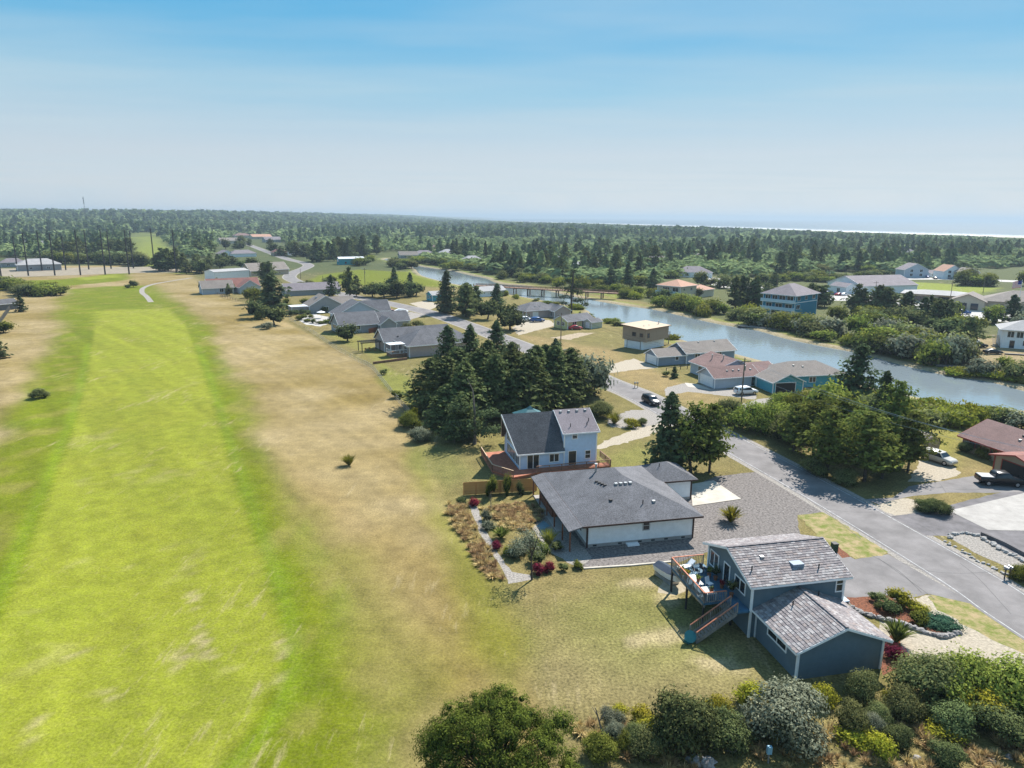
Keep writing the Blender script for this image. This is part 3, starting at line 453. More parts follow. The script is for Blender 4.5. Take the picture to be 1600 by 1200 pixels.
def house(name,label,cat,loc,deg,wings,wm,rm,trim=None,wins=(),vents=(),group=None,chim=(),corner=True,found=0):
    trim=trim or M['white']; root=thing(name,label,cat,loc,deg,0,group); root.scale=(1.05,)*3 if group else (1,1,1)
    for i,w in enumerate(wings):
        x0,x1,y0,y1,ze,kind,zr,ax=w[:8]; b=MB(); n=MB(); wmi=w[10] if len(w)>10 and w[10] else wm; rmi=w[11] if len(w)>11 and w[11] else rm; zb=w[12] if len(w)>12 else 0
        if kind=='gable':
            if ax=='x': ym=(y0+y1)/2; b.add([(x0,y0,zb),(x0,y1,zb),(x0,y1,ze),(x0,ym,zr-.02),(x0,y0,ze),(x1,y0,zb),(x1,y1,zb),(x1,y1,ze),(x1,ym,zr-.02),(x1,y0,ze)],[(0,4,3,2,1),(5,6,7,8,9),(0,5,9,4),(1,2,7,6)])
            else: xm=(x0+x1)/2; b.add([(x0,y0,zb),(x1,y0,zb),(x1,y0,ze),(xm,y0,zr-.02),(x0,y0,ze),(x0,y1,zb),(x1,y1,zb),(x1,y1,ze),(xm,y1,zr-.02),(x0,y1,ze)],[(0,1,2,3,4),(5,9,8,7,6),(0,4,9,5),(1,6,7,2)])
        elif kind=='shed': 
            za=[(ze,ze,zr,zr),(ze,zr,zr,ze)][ax=='y']; b.add([(x0,y0,zb),(x1,y0,zb),(x1,y1,zb),(x0,y1,zb)]+[(p[0],p[1],z-.02) for p,z in zip([(x0,y0),(x1,y0),(x1,y1),(x0,y1)],za)],[(0,1,5,4),(1,2,6,5),(2,3,7,6),(3,0,4,7)])
        else: b.box(x0,x1,y0,y1,zb,ze)
        b.build('wall',wmi,root)
        if corner:
            for cx,cyy in((x0,y0),(x1,y0),(x0,y1)): MB().box(cx-.09,cx+.09,cyy-.09,cyy+.09,zb,ze-.02).build('corner_board',trim,root)
        if found: MB().box(x0-.04,x1+.04,y0-.04,y1+.04,0,found).build('foundation',M['concretegrey'],root)
        pl=wing_planes(w); r=MB(); solid(r,pl,.16); ro=r.build('roof',rmi,root); fa=MB()
        seen={}
        for p in pl:
            for k in range(len(p)):
                q=tuple(round(v,3) for v in p[k]),tuple(round(v,3) for v in p[(k+1)%len(p)]); seen.setdefault(frozenset(q),[]).append((p[k],p[(k+1)%len(p)]))
        cx,cyy=(x0+x1)/2,(y0+y1)/2
        for e in seen.values():
            if len(e)==1:
                A,B=e[0]; A=Vector(A); B=Vector(B); m=(A+B)/2; d=(B-A).normalized(); o_=Vector((d.y,-d.x,0)); o_.normalize()
                if o_.dot(m-Vector((cx,cyy,0)))<0: o_=-o_
                fa.beam(A+o_*.022-Vector((0,0,.1)),B+o_*.022-Vector((0,0,.1)),.035,.2)
        fa.build('fascia',trim,ro)
        for (wi,vx,vy,vk) in vents:
            if wi==i:
                z=plane_z(pl,vx,vy); v=MB()
                if vk=='box': v.box(vx-.17,vx+.17,vy-.17,vy+.17,z-.1,z+.16); v.build('roof_vent',M['galv'],ro)
                elif vk=='dark': v.box(vx-.17,vx+.17,vy-.17,vy+.17,z-.1,z+.14); v.build('roof_vent',M['dark'],ro)
                elif vk=='pipe': v.tube([(vx,vy,z-.1),(vx,vy,z+.5)],[.06,.06],8); v.build('vent_pipe',M['dark'],ro)
                elif vk=='flue': v.tube([(vx,vy,z-.1),(vx,vy,z+.9),(vx,vy,z+.9),(vx,vy,z+1.05)],[.13,.13,.2,.2],10); v.build('flue',M['galv'],ro)
                elif vk=='sky': s_=pl[0]; v.box(vx-.55,vx+.55,vy-.4,vy+.4,z-.2,z+.2); v.build('skylight',M['sky_lid'] if 'sky_lid' in M else M.setdefault('sky_lid',mat('skylight_lid',(.2,.25,.31),.5)),ro)
    for (wi,face,c,z0,ww,hh,kind) in wins: opening(root,wings[wi],face,c,z0,ww,hh,kind,trim)
    return root
def rails(root,pts,z,h,m,gap=.14,closed=False,top=None,bal=.035):
    """railing: each run is a part: top rail, posts and balusters"""
    for A,B in zip(pts[:-1],pts[1:]):
        A=Vector((*A,z)) if len(A)==2 else Vector(A); B=Vector((*B,z)) if len(B)==2 else Vector(B); L=(B-A).length; up=Vector((0,0,h)); b=MB(); b.beam(A+up,B+up,.12,.06); o=b.build('top_rail',top or m,root); c=MB(); k=max(1,int(L/gap))
        for i in range(k+1):
            p=A.lerp(B,i/k); c.beam(p,p+up*.97,bal)
        c.beam(A+up*.1,B+up*.1,.05,.05); bo=c.build('balusters',m,o); bo['kind']='stuff'
        k=max(1,int(L/1.9))
        for i in range(k+1): p=A.lerp(B,i/k); MB().beam(p-Vector((0,0,.02)),p+up,.1).build('rail_post',m,o)
W_SLATE=wall('slate_blue_siding',(.115,.165,.2)); W_LBLUE=wall('light_blue_siding',(.47,.61,.79),True); W_GREYB=wall('grey_blue_siding',(.22,.28,.36),True); W_PALE=wall('pale_blue_grey_siding',(.42,.48,.55),True); W_TEAL=wall('teal_siding',(.02,.2,.31)); W_TURQ=wall('turquoise_siding',(.07,.33,.42)); W_BEIGE=wall('beige_siding',(.42,.34,.25)); W_TAN=wall('tan_siding',(.33,.25,.18),True); W_YEL=wall('pale_yellow_siding',(.58,.55,.25)); W_WHITE=M['whitewall']; W_CREAM=wall('cream_siding',(.55,.47,.36)); W_PINK=wall('dusty_pink_siding',(.42,.34,.32)); W_GREY=wall('grey_siding',(.3,.31,.32)); W_DGREY=wall('dark_grey_siding',(.13,.14,.155)); W_BARN=wall('bright_teal_siding',(.02,.32,.38),True)
random.seed(4)
# --- slate blue cottage in front
CO=(22.9,50.0); UP=(-.6,8.4,6.2,14.2,5.3,'gable',6.75,'x',.5,.45); LO=(0,7.7,0,6.15,2.95,'gable',4.45,'y',.5,.45)
SHK=MB(); 
ct=house('slate_blue_house','slate blue two-level house with grey shake roofs and a furnished raised deck','house',CO,12,[UP,LO],W_SLATE,mat('grey_underlay',(.16,.15,.155),.9),M['white'],
 wins=[(0,'W',13.0,3.3,1.5,1.45,'s'),(0,'W',10.6,2.72,.95,2.05,'d'),(0,'W',8.2,3.5,1.7,1.05,'s'),(1,'W',2.9,1.55,2.6,.72,'big'),(0,'S',7.95,3.6,.6,1.3,'w')],
 vents=[(0,1.6,8.7,'box'),(0,4.4,7.6,'sky'),(0,-.1,7.4,'pipe'),(0,6.2,6.9,'pipe'),(1,2.2,4.4,'pipe'),(1,5.2,5.2,'pipe')])
SHC=[mat('shake_%d'%i,c,.95,5,.2) for i,c in enumerate([(.24,.215,.215),(.29,.27,.27),(.2,.178,.182),(.34,.315,.31),(.255,.215,.205)])]
def shakes(plane,seed,rows,step):
    """each shake a thin wedge lying on the roof plane, with its own colour and lift"""
    rg=random.Random(seed); A,B,Cc,D=[Vector(p) for p in plane]; U=(B-A); up=(D-A); L=U.length; Hh=up.length; U.normalize(); up.normalize(); N=U.cross(up); me=MB(); mi=[]; rh=Hh/rows
    for r in range(rows):
        x=-rg.random()*.2
        while x<L:
            w=step*rg.uniform(.75,1.3); a=max(x,0); b=min(x+w-.015,L); x+=w
            if b-a<.06: continue
            y0=r*rh-.02+rg.uniform(-.02,.02); y1=min((r+1.25)*rh,Hh); lift=.035+rg.uniform(0,.022)
            p=[A+U*a+up*y0+N*.012,A+U*b+up*y0+N*.012,A+U*b+up*y1+N*.012,A+U*a+up*y1+N*.012,A+U*a+up*y0+N*(lift+.012),A+U*b+up*y0+N*(lift+.012)]
            me.add(p,[(4,5,2,3),(0,1,5,4),(0,4,3),(1,2,5)]); k=rg.choices(range(5),[4,3,3,1.5,1.5])[0]; mi+=[k]*4
    m=me.mesh('shakes',SHC); m.polygons.foreach_set('material_index',mi); return m
for w,ro,rows in((UP,ct.children[2],17),(LO,ct.children[5],15)):
    ro=[c for c in ct.children if c.name.split('.')[0]=='roof'][0 if w is UP else 1]
    for i,p in enumerate(wing_planes(w)): o=link('shakes',shakes(p,i+rows,rows,.36),ro); o['kind']='stuff'
    p=wing_planes(w)[0]; A,B=Vector(p[3]),Vector(p[2]); rc=MB(); k=24
    for i in range(k): a=A.lerp(B,i/k); b_=A.lerp(B,(i+.96)/k); rc.beam(a+Vector((0,0,.05)),b_+Vector((0,0,.05+.02*(i%2))),.26,.05)
    rc.build('ridge_cap',SHC[2],ro)
dk=thing('raised_deck','raised blue-floored deck with red-brown rail on the slate blue house','deck',CO,12); MB().box(-4.1,-.63,8.1,15.1,2.42,2.6).build('deck_floor',M['bluedeck'],dk); MB().box(-1.9,-.63,6.2,8.08,2.42,2.59).build('landing',M['bluedeck'],dk)
for x,y in((-4,8.3),(-4,11.6),(-4,14.9),(-1.2,8.3),(-1.2,14.9)): MB().beam((x,y,0),(x,y,2.42),.16).build('deck_post',M['dark'],dk)
bm=MB()
for x in(-4,-2.3,-.8): bm.box(x-.06,x+.06,8.1,15.1,2.18,2.4)
bm.build('joists',M['greywood'],dk)
rails(dk,[(-.7,15.05),(-4.05,15.05),(-4.05,8.15),(-1.95,8.15)],2.6,1.0,M['greywood'],.17,top=M['redwood'],bal=.04)
stp=MB()
for i in range(14): t=i/14; stp.box(-1.9-(i+1)*.265,-1.9-i*.265+.02,6.25,7.35,2.42-(i+1)*.172,2.42-(i+1)*.172+.05)
so_=stp.build('stair_treads',M['greywood'],dk)
for y in(6.22,7.38): MB().beam((-1.9,y,2.4),(-5.6,y,.05),.06,.26).build('stringer',M['greywood'],so_)
for y in(6.2,7.4): rails(dk,[(-1.9,y,2.55),(-5.6,y,.15)],0,.95,M['greywood'],.2,top=M['redwood'],bal=.035)
def local(root,x,y,z=0):
    v=Matrix.Rotation(root.rotation_euler.z,4,'Z')@Vector((x,y,z)); return (v.x+root.location.x,v.y+root.location.y,z+root.location.z)
def put(name,label,cat,root,x,y,z=0,deg=0,group=None):
    p=local(root,x,y,z); return thing(name,label,cat,p[:2],math.degrees(root.rotation_euler.z)+deg,p[2],group)
def patio_table(o,w,d,m):
    MB().box(-w/2,w/2,-d/2,d/2,.68,.73).build('table_top',m,o)
    for sx in(-1,1):
        for sy in(-1,1): MB().beam((sx*(w/2-.08),sy*(d/2-.08),0),(sx*(w/2-.08),sy*(d/2-.08),.68),.06).build('leg',m,o)
def patio_chair(o,m,seat=.42):
    MB().box(-.26,.26,-.26,.26,seat,seat+.05).build('seat',m,o); MB().beam((0,.25,seat+.05),(0,.36,.98),.5,.05).build('backrest',m,o)
    for sx in(-1,1):
        for sy in(-1,1): MB().beam((sx*.23,sy*.23,0),(sx*.23,sy*.23,seat),.045).build('leg',m,o)
PALEM=mat('pale_patio_top',(.6,.6,.58),.5,2,.1)
t1=put('patio_table','white patio table nearest the stairs on the raised deck','table',dk,-3.2,9.0,2.6); patio_table(t1,.95,1.3,PALEM)
t2=put('patio_table','longer white table against the outer rail of the raised deck','table',dk,-3.5,11.0,2.6); patio_table(t2,.7,1.9,PALEM)
c1=put('patio_chair','white chair standing in the middle of the blue deck floor','chair',dk,-2.3,10.6,2.6,20); patio_chair(c1,M['white'])
for i,(x,y,a) in enumerate(((-2.4,13.2,80),(-1.5,13.4,100))):
    c=put('patio_chair',['dark patio chair by the outer end of the raised deck','dark patio chair close to the house window on the deck'][i],'chair',dk,x,y,2.6,a); patio_chair(c,M['dark'])
lg=put('deck_lounger','white-cushioned lounger at the far end of the raised deck','lounger',dk,-2.9,14.3,2.6,-75); MB().box(-.32,.32,-.9,.4,.28,.4).build('cushion',M['white'],lg); MB().beam((0,.38,.36),(0,.95,.8),.64,.1).build('backrest',M['white'],lg)
for sx in(-1,1):
    for sy in(-.8,.5): MB().beam((sx*.28,sy,0),(sx*.28,sy,.28),.05).build('leg',M['dark'],lg)
PT=mat('terracotta_pot',(.3,.12,.06),.8,3,.15)
def pot(root,x,y,z,h,w,fm,label,seed,n=260):
    o=put('potted_plant',label,'plant',root,x,y,z); MB().tube([(0,0,0),(0,0,.34),(0,0,.38)],[.14,.2,.22],10).build('pot',PT,o)
    lb=rlobes(seed,w,h,4); lb=[(a,b,c+.3,d,e,f) for a,b,c,d,e,f in lb]; tr,me=lobes_tree(seed,lb,n,.075,6,fm); link('foliage',me,o); return o
pot(dk,-1.1,8.7,2.6,1.3,1.1,F_OLIVE,'bushy potted shrub below the small window at the deck gate',1,420); pot(dk,-1.05,11.8,2.6,1.2,.9,F_CON,'dark potted shrub between the glazed door and big window',2,380); pot(dk,-1.4,12.4,2.6,.8,.8,F_GREEN,'green potted plant beside the big deck window',3); pot(dk,-3.7,12.6,2.6,.55,.7,F_YELL,'yellow flowering pot against the outer deck rail',4); pot(dk,-3.75,13.4,2.6,.6,.65,F_GREEN,'leafy green pot near the outer deck corner',5); pot(dk,-3.45,10.6,3.33,.3,.45,F_GREEN,'small green pot on the longer deck table',6,120); pot(dk,-3.1,8.7,3.33,.22,.3,F_CON,'tiny green pot on the table nearest the stairs',7,90); pot(dk,-1.2,10.3,2.6,.5,.5,F_RED,'red flowering pot beside the glazed deck door',8,160)
tb=put('teal_tub','round teal plastic tub tipped against the foot of the deck stairs','tub',ct,-6.1,6.6,.0,20); b=MB()
for r,z in((.62,.42),):
    b.tube([(0,0,0),(0,0,.1),(0,0,.45),(0,0,.55)],[.34,.42,.5,.54],14)
bo=b.build('shell',M['tealplastic'],tb); bo.location=(0,0,.42); bo.rotation_euler=(RAD(48),0,RAD(-30)); MB().box(-.3,.3,-.3,.3,0,.25).build('support_block',M['tealplastic'],tb)
bt=put('covered_boat','small white-hulled boat with dark cover parked beyond the raised deck','boat',ct,-3.3,16.9,.35,-75); b=MB(); sec=[(-1.9,.7,.0,.75),(-.8,.8,-.05,.8),(.5,.75,0,.85),(1.4,.45,.15,.95),(1.9,.04,.55,1.05)]
for x,w,zb,zt in sec: b.v+=[(x,-w,zt),(x,-w*.7,zb+.15),(x,0,zb),(x,w*.7,zb+.15),(x,w,zt)]
for i in range(4):
    for j in range(4): b.f.append((i*5+j,i*5+j+1,i*5+6+j,i*5+5+j))
b.f.append((4,3,2,1,0)); b.build('hull',M['white'],bt); b=MB()
for x,w,zb,zt in sec: b.v+=[(x,-w,zt+.01),(x,0,zt+.3*(w>.2)+.02),(x,w,zt+.01)]
b.f=[(i*3+j,i*3+3+j,i*3+4+j,i*3+1+j) for i in range(4) for j in range(2)]; b.build('cover',mat('navy_cover',(.02,.035,.06),.7),bt); MB().box(-1.8,.9,-.5,.5,-.35,0).build('cradle',M['galv'],bt)
hc=put('heat_pump','dark box unit with pale lid beside the slate blue house eave','utility box',ct,9.3,7.3,0); MB().box(-.45,.45,-.4,.4,0,1.9).build('cabinet',M['dark'],hc); MB().box(-.5,.5,-.45,.45,1.9,2.0).build('lid',mat('pale_lid',(.3,.4,.5),.5),hc)
bn=thing('wheelie_bin','dark green wheelie bin on the verge behind the slate blue house','bin',G(1303,862),10); MB().box(-.28,.28,-.3,.3,.08,1.0).build('body',mat('bin_green',(.015,.05,.03),.5),bn); MB().box(-.31,.31,-.34,.33,1.0,1.07).build('lid',M['dark'],bn)
for s in(-1,1): MB().tube([(s*.2,.3,.1),(s*.28,.3,.1)],[.1,.1],10).build('wheel',M['black'],bn)
# --- white hip-roofed house
WB=(8.5,73.2)
wh=house('white_house','white hip-roofed house with grey shingles, dark trim and a post porch','house',WB,12.5,[(0,12.8,0,15.6,2.95,'hip',5.8,'y',.8),(12.8,17.8,10.7,15.9,2.95,'hip',4.5,'x',.6)],M['whitewall'],S_GREY,mat('dark_trim',(.06,.035,.03),.6),
 wins=[(0,'W',3.0,1.2,1.6,1.2,'s'),(0,'W',7.5,.2,1.8,2.1,'s'),(1,'E',13.2,.1,4.6,2.2,'g')],corner=True,found=.38,
 vents=[(0,5.1,5.0,'box'),(0,5.7,5.0,'box'),(0,6.3,5.0,'box'),(0,6.9,5.0,'box'),(0,3.6,7.6,'dark'),(0,3.75,7.0,'dark'),(0,3.9,6.4,'dark'),(0,4.05,5.8,'dark'),(0,3.6,2.6,'dark'),(0,8.6,1.9,'box'),(0,7.2,1.7,'pipe'),(0,4.4,10.2,'flue'),(1,14.2,13.0,'pipe')])
opening(wh,(0,12.8,0,15.6),'S',7.0,1.55,.7,1.0,'w',mat('pale_grey_trim',(.5,.5,.5),.6))
pr=MB(); solid(pr,[[(-2.4,-.8,2.52),(-.8,-.8,2.95),(-.8,16.4,2.95),(-2.4,16.4,2.52)]],.14); pr.build('porch_roof',S_GREY,wh)
for y in(-.5,2.4,5.8,9.2,12.6,16.0): MB().beam((-2.15,y,0),(-2.15,y,2.42),.15).build('porch_post',M['postbrown'],wh)
MB().box(-2.2,-.05,4.5,15.8,.02,.14).build('porch_slab',M['concretegrey'],wh); MB().box(-1.7,-.2,8.5,14.5,.14,1.0).build('porch_screen',M['postbrown'],wh)
for x in(.9,3.9,6.3,7.9,9.5,11.6): MB().box(x-.22,x+.22,-.06,-.045,.1,.28).build('crawl_vent',M['dark'],wh)
MB().box(4.6,6.0,-.75,-.05,0,.18).build('crawl_hatch',M['white'],wh)
ce=thing('cedar_fence','orange cedar board fence beside the white house','fence'); A=np.array(G(724,774)); B=np.array(G(838,767)); L=np.hypot(*(B-A)); k=int(L/.16)
fb=MB().box(0,.145,-.012,.012,.05,1.82).mesh('board',M['cedar'])
for i in range(k):
    p=A+(B-A)*(i+.5)/k; o=link('board',fb,ce); o.location=(p[0],p[1],0); o.rotation_euler=(0,0,math.atan2(B[1]-A[1],B[0]-A[0]))
for i in range(7):
    p=A+(B-A)*i/6; MB().beam((p[0],p[1]+.08,0),(p[0],p[1]+.08,1.75),.09).build('post',M['cedar'],ce)
pa=GP([(908,889),(985,884),(1050,878)]); kb=MB()
for a,b_ in zip(pa[:-1],pa[1:]): kb.beam((*a,.06),(*b_,.06),.25,.12)
tag(kb.build('garden_kerb',M['concrete']),'pale concrete kerb between the gravel yard and the lawn','kerb')
# --- light blue chalet
BH=(1.2,97.0)
ch=house('light_blue_house','light blue chalet house with steep dark roof and glazed gable end','house',BH,15,[(6.7,11.7,0,8.4,5.75,'gable',7.9,'x',.45,.35)],W_LBLUE,S_LAV,M['white'],
 wins=[(0,'S',8.3,4.55,.7,.95,'w'),(0,'S',8.0,.55,1.15,2.1,'d'),(0,'S',10.4,1.4,.75,1.15,'w')],vents=[(0,7.3,3.7,'box'),(0,8.6,3.7,'box'),(0,9.9,3.7,'box'),(0,11.2,3.7,'box'),(0,7.9,.8,'pipe'),(0,10.5,.9,'pipe'),(0,11.0,1.6,'pipe')])
b=MB().add([(0,0,0),(0,8.4,0),(0,8.4,3.3),(0,4.2,7.6),(0,0,3.3),(6.7,0,0),(6.7,0,3.3),(6.7,8.4,0),(6.7,8.4,3.3),(6.7,4.2,7.6)],[(0,4,3,2,1),(0,5,6,4),(1,2,8,7),(5,7,8,9,6)]); b.build('wall',W_LBLUE,ch)
for x,y in((0,0),(0,8.4)): MB().box(x-.09,x+.09,y-.09,y+.09,0,3.2).build('corner_board',M['white'],ch)
r=MB(); e=.5; s_=4.3/4.2; PLs=[[(-.5,-.5,3.3-.5*s_),(6.72,-.5,3.3-.5*s_),(6.72,4.2,7.6),(-1.7,4.2,7.6)],[(6.72,8.9,3.3-.5*s_),(-.5,8.9,3.3-.5*s_),(-1.7,4.2,7.6),(6.72,4.2,7.6)]]; solid(r,[[(x,y,z+.12) for x,y,z in p] for p in PLs],.16); ro=r.build('roof',S_DARK,ch)
fa=MB(); fa.beam((-.52,-.52,2.8),(-1.72,4.2,7.62),.06,.25); fa.beam((-.52,8.92,2.8),(-1.72,4.2,7.62),.06,.25); fa.beam((-.5,-.53,2.8),(6.7,-.53,2.8),.05,.2); fa.build('fascia',M['white'],ro)
LW=(0,6.7,0,8.4)
for c,z0,w,h in((1.1,.9,1.5,1.5),(2.8,.9,1.5,1.5),(4.5,.9,1.5,1.5),(6.2,.9,1.5,1.5),(1.9,2.95,1.3,1.5),(3.45,2.95,1.4,2.2),(5.05,2.95,1.4,2.2),(6.5,2.95,1.2,1.4)): opening(ch,LW,'W',c,z0,w,h,'w' if h<1 else 'big' if w>2 else 's',M['white'])
opening(ch,LW,'S',2.0,.5,1.7,2.1,'s',M['white']); opening(ch,LW,'S',5.2,1.3,1.35,1.1,'s',M['white'])
cd=thing('chalet_deck','red-stained timber deck wrapping round the light blue house','deck',BH,15); MB().prism([(-4,.4),(-1.7,-2.9),(2,-1.9),(13.5,-1.7),(13.5,-.1),(-.1,-.1),(-.1,8.6),(-3.8,8.6)],.36,.5).build('deck_floor',M['reddeck'],cd); MB().prism([(-3.9,.45),(-1.7,-2.75),(2,-1.8),(13.4,-1.6),(13.4,-1.5),(2,-1.7),(-1.65,-2.6),(-3.8,.5),(-3.7,8.5),(-3.8,8.5)],0,.36).build('skirt',M['wood'],cd)
rails(cd,[(-3.8,8.5),(-3.95,.45),(-1.7,-2.8)],.5,.95,M['wood'],.16,top=mat('tan_rail',(.5,.36,.24),.7)); rails(cd,[(2,-1.85),(13.4,-1.65)],.5,.95,M['wood'],.16); rails(cd,[(13.4,-1.6),(13.4,2.5)],.5,.95,M['wood'],.16)
gz=thing('canopy_tent','teal peaked garden canopy behind the light blue house roof','canopy',local(ch,5.6,14)[:2],15); b=MB(); b.add([(-2.4,-2.4,4.4),(2.4,-2.4,4.4),(2.4,2.4,4.4),(-2.4,2.4,4.4),(-.5,-.5,5.5),(.5,-.5,5.5),(.5,.5,5.5),(-.5,.5,5.5),(0,0,6.1)],[(0,1,5,4),(1,2,6,5),(2,3,7,6),(3,0,4,7),(4,5,8),(5,6,8),(6,7,8),(7,4,8)]); b.build('canopy',M['tealtent'],gz)
for x in(-2.3,2.3):
    for y in(-2.3,2.3): MB().beam((x,y,0),(x,y,4.4),.12).build('post',M['dark'],gz)
# --- houses between road and lagoon
house('tan_stilt_house','tan flat-roofed house raised over a white garage by the lagoon','house',G(1008,548),44,[(0,11,0,8,6.1,'shed',6.6,'x',.5,.5,W_TAN,S_TAN,2.4),(.3,10.5,1,7.5,2.5,'flat',0,'x',0,0,W_WHITE)],W_TAN,S_TAN,mat('brown_trim',(.16,.1,.06),.7),wins=[(0,'W',1.5,3.7,1.0,.9,'w'),(0,'W',4.0,3.7,1.2,1.0,'w'),(0,'S',1.2,3.5,.8,1.2,'w'),(1,'W',4.2,.1,4.5,2.1,'g')],vents=[(0,3,3,'box'),(0,5.5,3,'box'),(0,9.5,2.5,'flue')],corner=False)
dd=thing('lagoon_deck','small raised timber deck behind the tan stilt house','deck',local(bpy.data.objects['tan_stilt_house'],11.1,1.5)[:2],44); MB().box(0,3,0,4,2.6,2.75).build('deck_floor',M['greywood'],dd); rails(dd,[(0,0),(3,0),(3,4)],2.75,1,M['greywood'],.3)
for x,y in((2.8,.2),(2.8,3.8),(.2,.2)): MB().beam((x,y,0),(x,y,2.6),.18).build('post',M['greywood'],dd)
house('grey_blue_house','grey-blue house with brown roof and white garage door by the lagoon','house',G(1027.6,572),22,[(0,8.2,0,5.6,2.5,'gable',3.9,'x',.4,.4),(8.2,23,-.4,7.4,3.0,'gable',5.0,'x',.5,.5)],W_GREYB,S_TAUPE,M['white'],wins=[(0,'W',2.8,.1,4.2,2.05,'g'),(0,'S',5.6,1.2,.9,.8,'w'),(1,'S',11.5,1.3,1.5,1.1,'s'),(1,'S',15,1.4,.8,.9,'w'),(1,'S',18.2,1.3,1.4,1.1,'s')],vents=[(1,14,3,'box'),(1,19,3,'box')])
house('brown_roofed_house','long pale house with brown roof and white garage door nearest the parked white car','house',G(1116,607.5),18,[(0,11,0,6.2,2.6,'gable',4.2,'x',.5,.5),(4,15,6,16,2.9,'gable',4.9,'y',.5,.5),(11,17,.8,9,2.6,'gable',4.3,'x',.4,.3)],W_PALE,S_BROWN,M['white'],wins=[(0,'W',3.1,.1,4.8,2.1,'g'),(0,'S',9.8,.1,.95,2.1,'d'),(1,'W',12,1.2,1.4,1.0,'s')],vents=[(0,4,1.6,'box'),(0,5.5,1.6,'box'),(0,7,1.6,'box'),(0,8.5,1.6,'dark'),(0,10,1.6,'box'),(1,8,9,'flue'),(1,7,12,'flue')])
house('turquoise_house','turquoise house with brown hip roof and a dark open garage','house',G(1207,615),12,[(0,7,0,6.5,2.6,'gable',4.2,'y',.4,.5),(4,20,4,13,2.7,'hip',5.0,'x',.5)],W_TURQ,S_TAUPE,M['white'],wins=[(0,'S',2.9,.05,4.6,2.15,'o'),(1,'S',12,1.1,1.5,1.1,'s')],vents=[(1,9,7,'box'),(1,11,6.5,'box')])
rh=house('red_trim_house','beige ranch house with long brown-red roof at the right edge','house',(72.6,109.0),-76,[(0,10.5,0,9.5,2.65,'gable',4.7,'x',.8,.6)],W_BEIGE,S_BROWN,mat('red_trim',(.3,.05,.04),.6),wins=[(0,'S',2.2,1.0,2.0,1.1,'s'),(0,'S',5.6,1.0,1.2,1.2,'s'),(0,'S',8.3,.1,1.0,2.1,'d')],vents=[(0,7,3.5,'dark'),(0,7.8,3.3,'dark'),(0,7.4,2.4,'box')])
house('open_garage','beige garage with red gable and open door at the right edge','garage',(70.9,98.9),-76,[(0,7.2,0,7,2.75,'gable',3.75,'y',.5,.7,None,S_RED)],W_BEIGE,S_BROWN,mat('red_gable_trim',(.33,.06,.045),.6),wins=[(0,'S',3.7,.05,4.9,2.2,'o')])
ba=thing('barrel_shed','brown barrel-roofed garden shed behind the pale SUV','shed',G(1455,706),14); b=MB(); pf=[(-1.4,0),(-1.5,1.2),(-1.15,2.0),(-.5,2.45),(0,2.55),(.5,2.45),(1.15,2.0),(1.5,1.2),(1.4,0)]
b.add([(x,0,z) for x,z in pf]+[(x,4.2,z) for x,z in pf],[tuple(range(9)),tuple(range(17,8,-1))]); b.build('wall',W_TAN,ba); b=MB()
for i in range(1,7): b.add([(pf[i][0]*1.06,-.15,pf[i][1]+.05),(pf[i+1][0]*1.06,-.15,pf[i+1][1]+.05),(pf[i+1][0]*1.06,4.4,pf[i+1][1]+.05),(pf[i][0]*1.06,4.4,pf[i][1]+.05)],[(0,3,2,1)])
b.build('roof',S_TAUPE,ba)
for s in(-1,1): MB().box(min(.03*s,.75*s),max(.03*s,.75*s),-.05,-.004,.1,1.85).build('door',W_TAN,ba)
house('yellow_house','pale yellow cottage with grey roof near the lagoon','house',G(887,515),40,[(0,12,0,6.5,2.8,'gable',4.4,'x',.4,.4)],W_YEL,S_GREY,M['white'],wins=[(0,'S',3,1.2,1.8,1.1,'s'),(0,'S',7.2,.2,1,2.1,'d'),(0,'W',2.2,1.1,1.2,1.1,'w'),(0,'W',4.5,1.1,1.2,1.1,'w')])
house('pale_shed','pale yellow shed standing right of the yellow cottage','shed',G(924,514),40,[(0,5,0,3.6,2.3,'gable',3.2,'x',.3,.2)],wall('pale_shed_siding',(.52,.54,.42)),S_GREY,M['white'],wins=[(0,'W',1.8,.05,1.6,1.9,'g')])
house('grey_roofed_house','low house with wide grey hip roof between the round tree and the bridge','house',G(822,498),30,[(0,14,0,10,2.8,'hip',5.3,'x',.6),(10,17,-3.5,4,2.7,'gable',4.5,'y',.4,.4)],W_PINK,S_GREY,M['white'],wins=[(0,'W',3,1.1,1.2,1.1,'w'),(1,'W',-1.5,.6,1.4,1.8,'s'),(0,'S',4,.1,2.2,2.1,'g')],vents=[(0,5,2,'box'),(0,7,2,'box')])
house('turquoise_cottage','small bright turquoise cottage beside the road bend','house',G(676,471),32,[(0,7.5,0,6,2.9,'gable',4.2,'x',.4,.4)],W_TURQ,S_LIGHT,M['white'],wins=[(0,'W',2,1.0,1.0,1.3,'w'),(0,'W',4.4,1.0,1.0,1.3,'w')])
house('grey_roof_cottage','cottage with pale grey roof behind the tall conifers and bridge end','house',G(752,464),32,[(0,13,0,8,2.8,'gable',4.4,'x',.5,.4)],W_WHITE,S_LIGHT,M['white'],wins=[(0,'W',4,1.1,1.4,1.2,'s')])
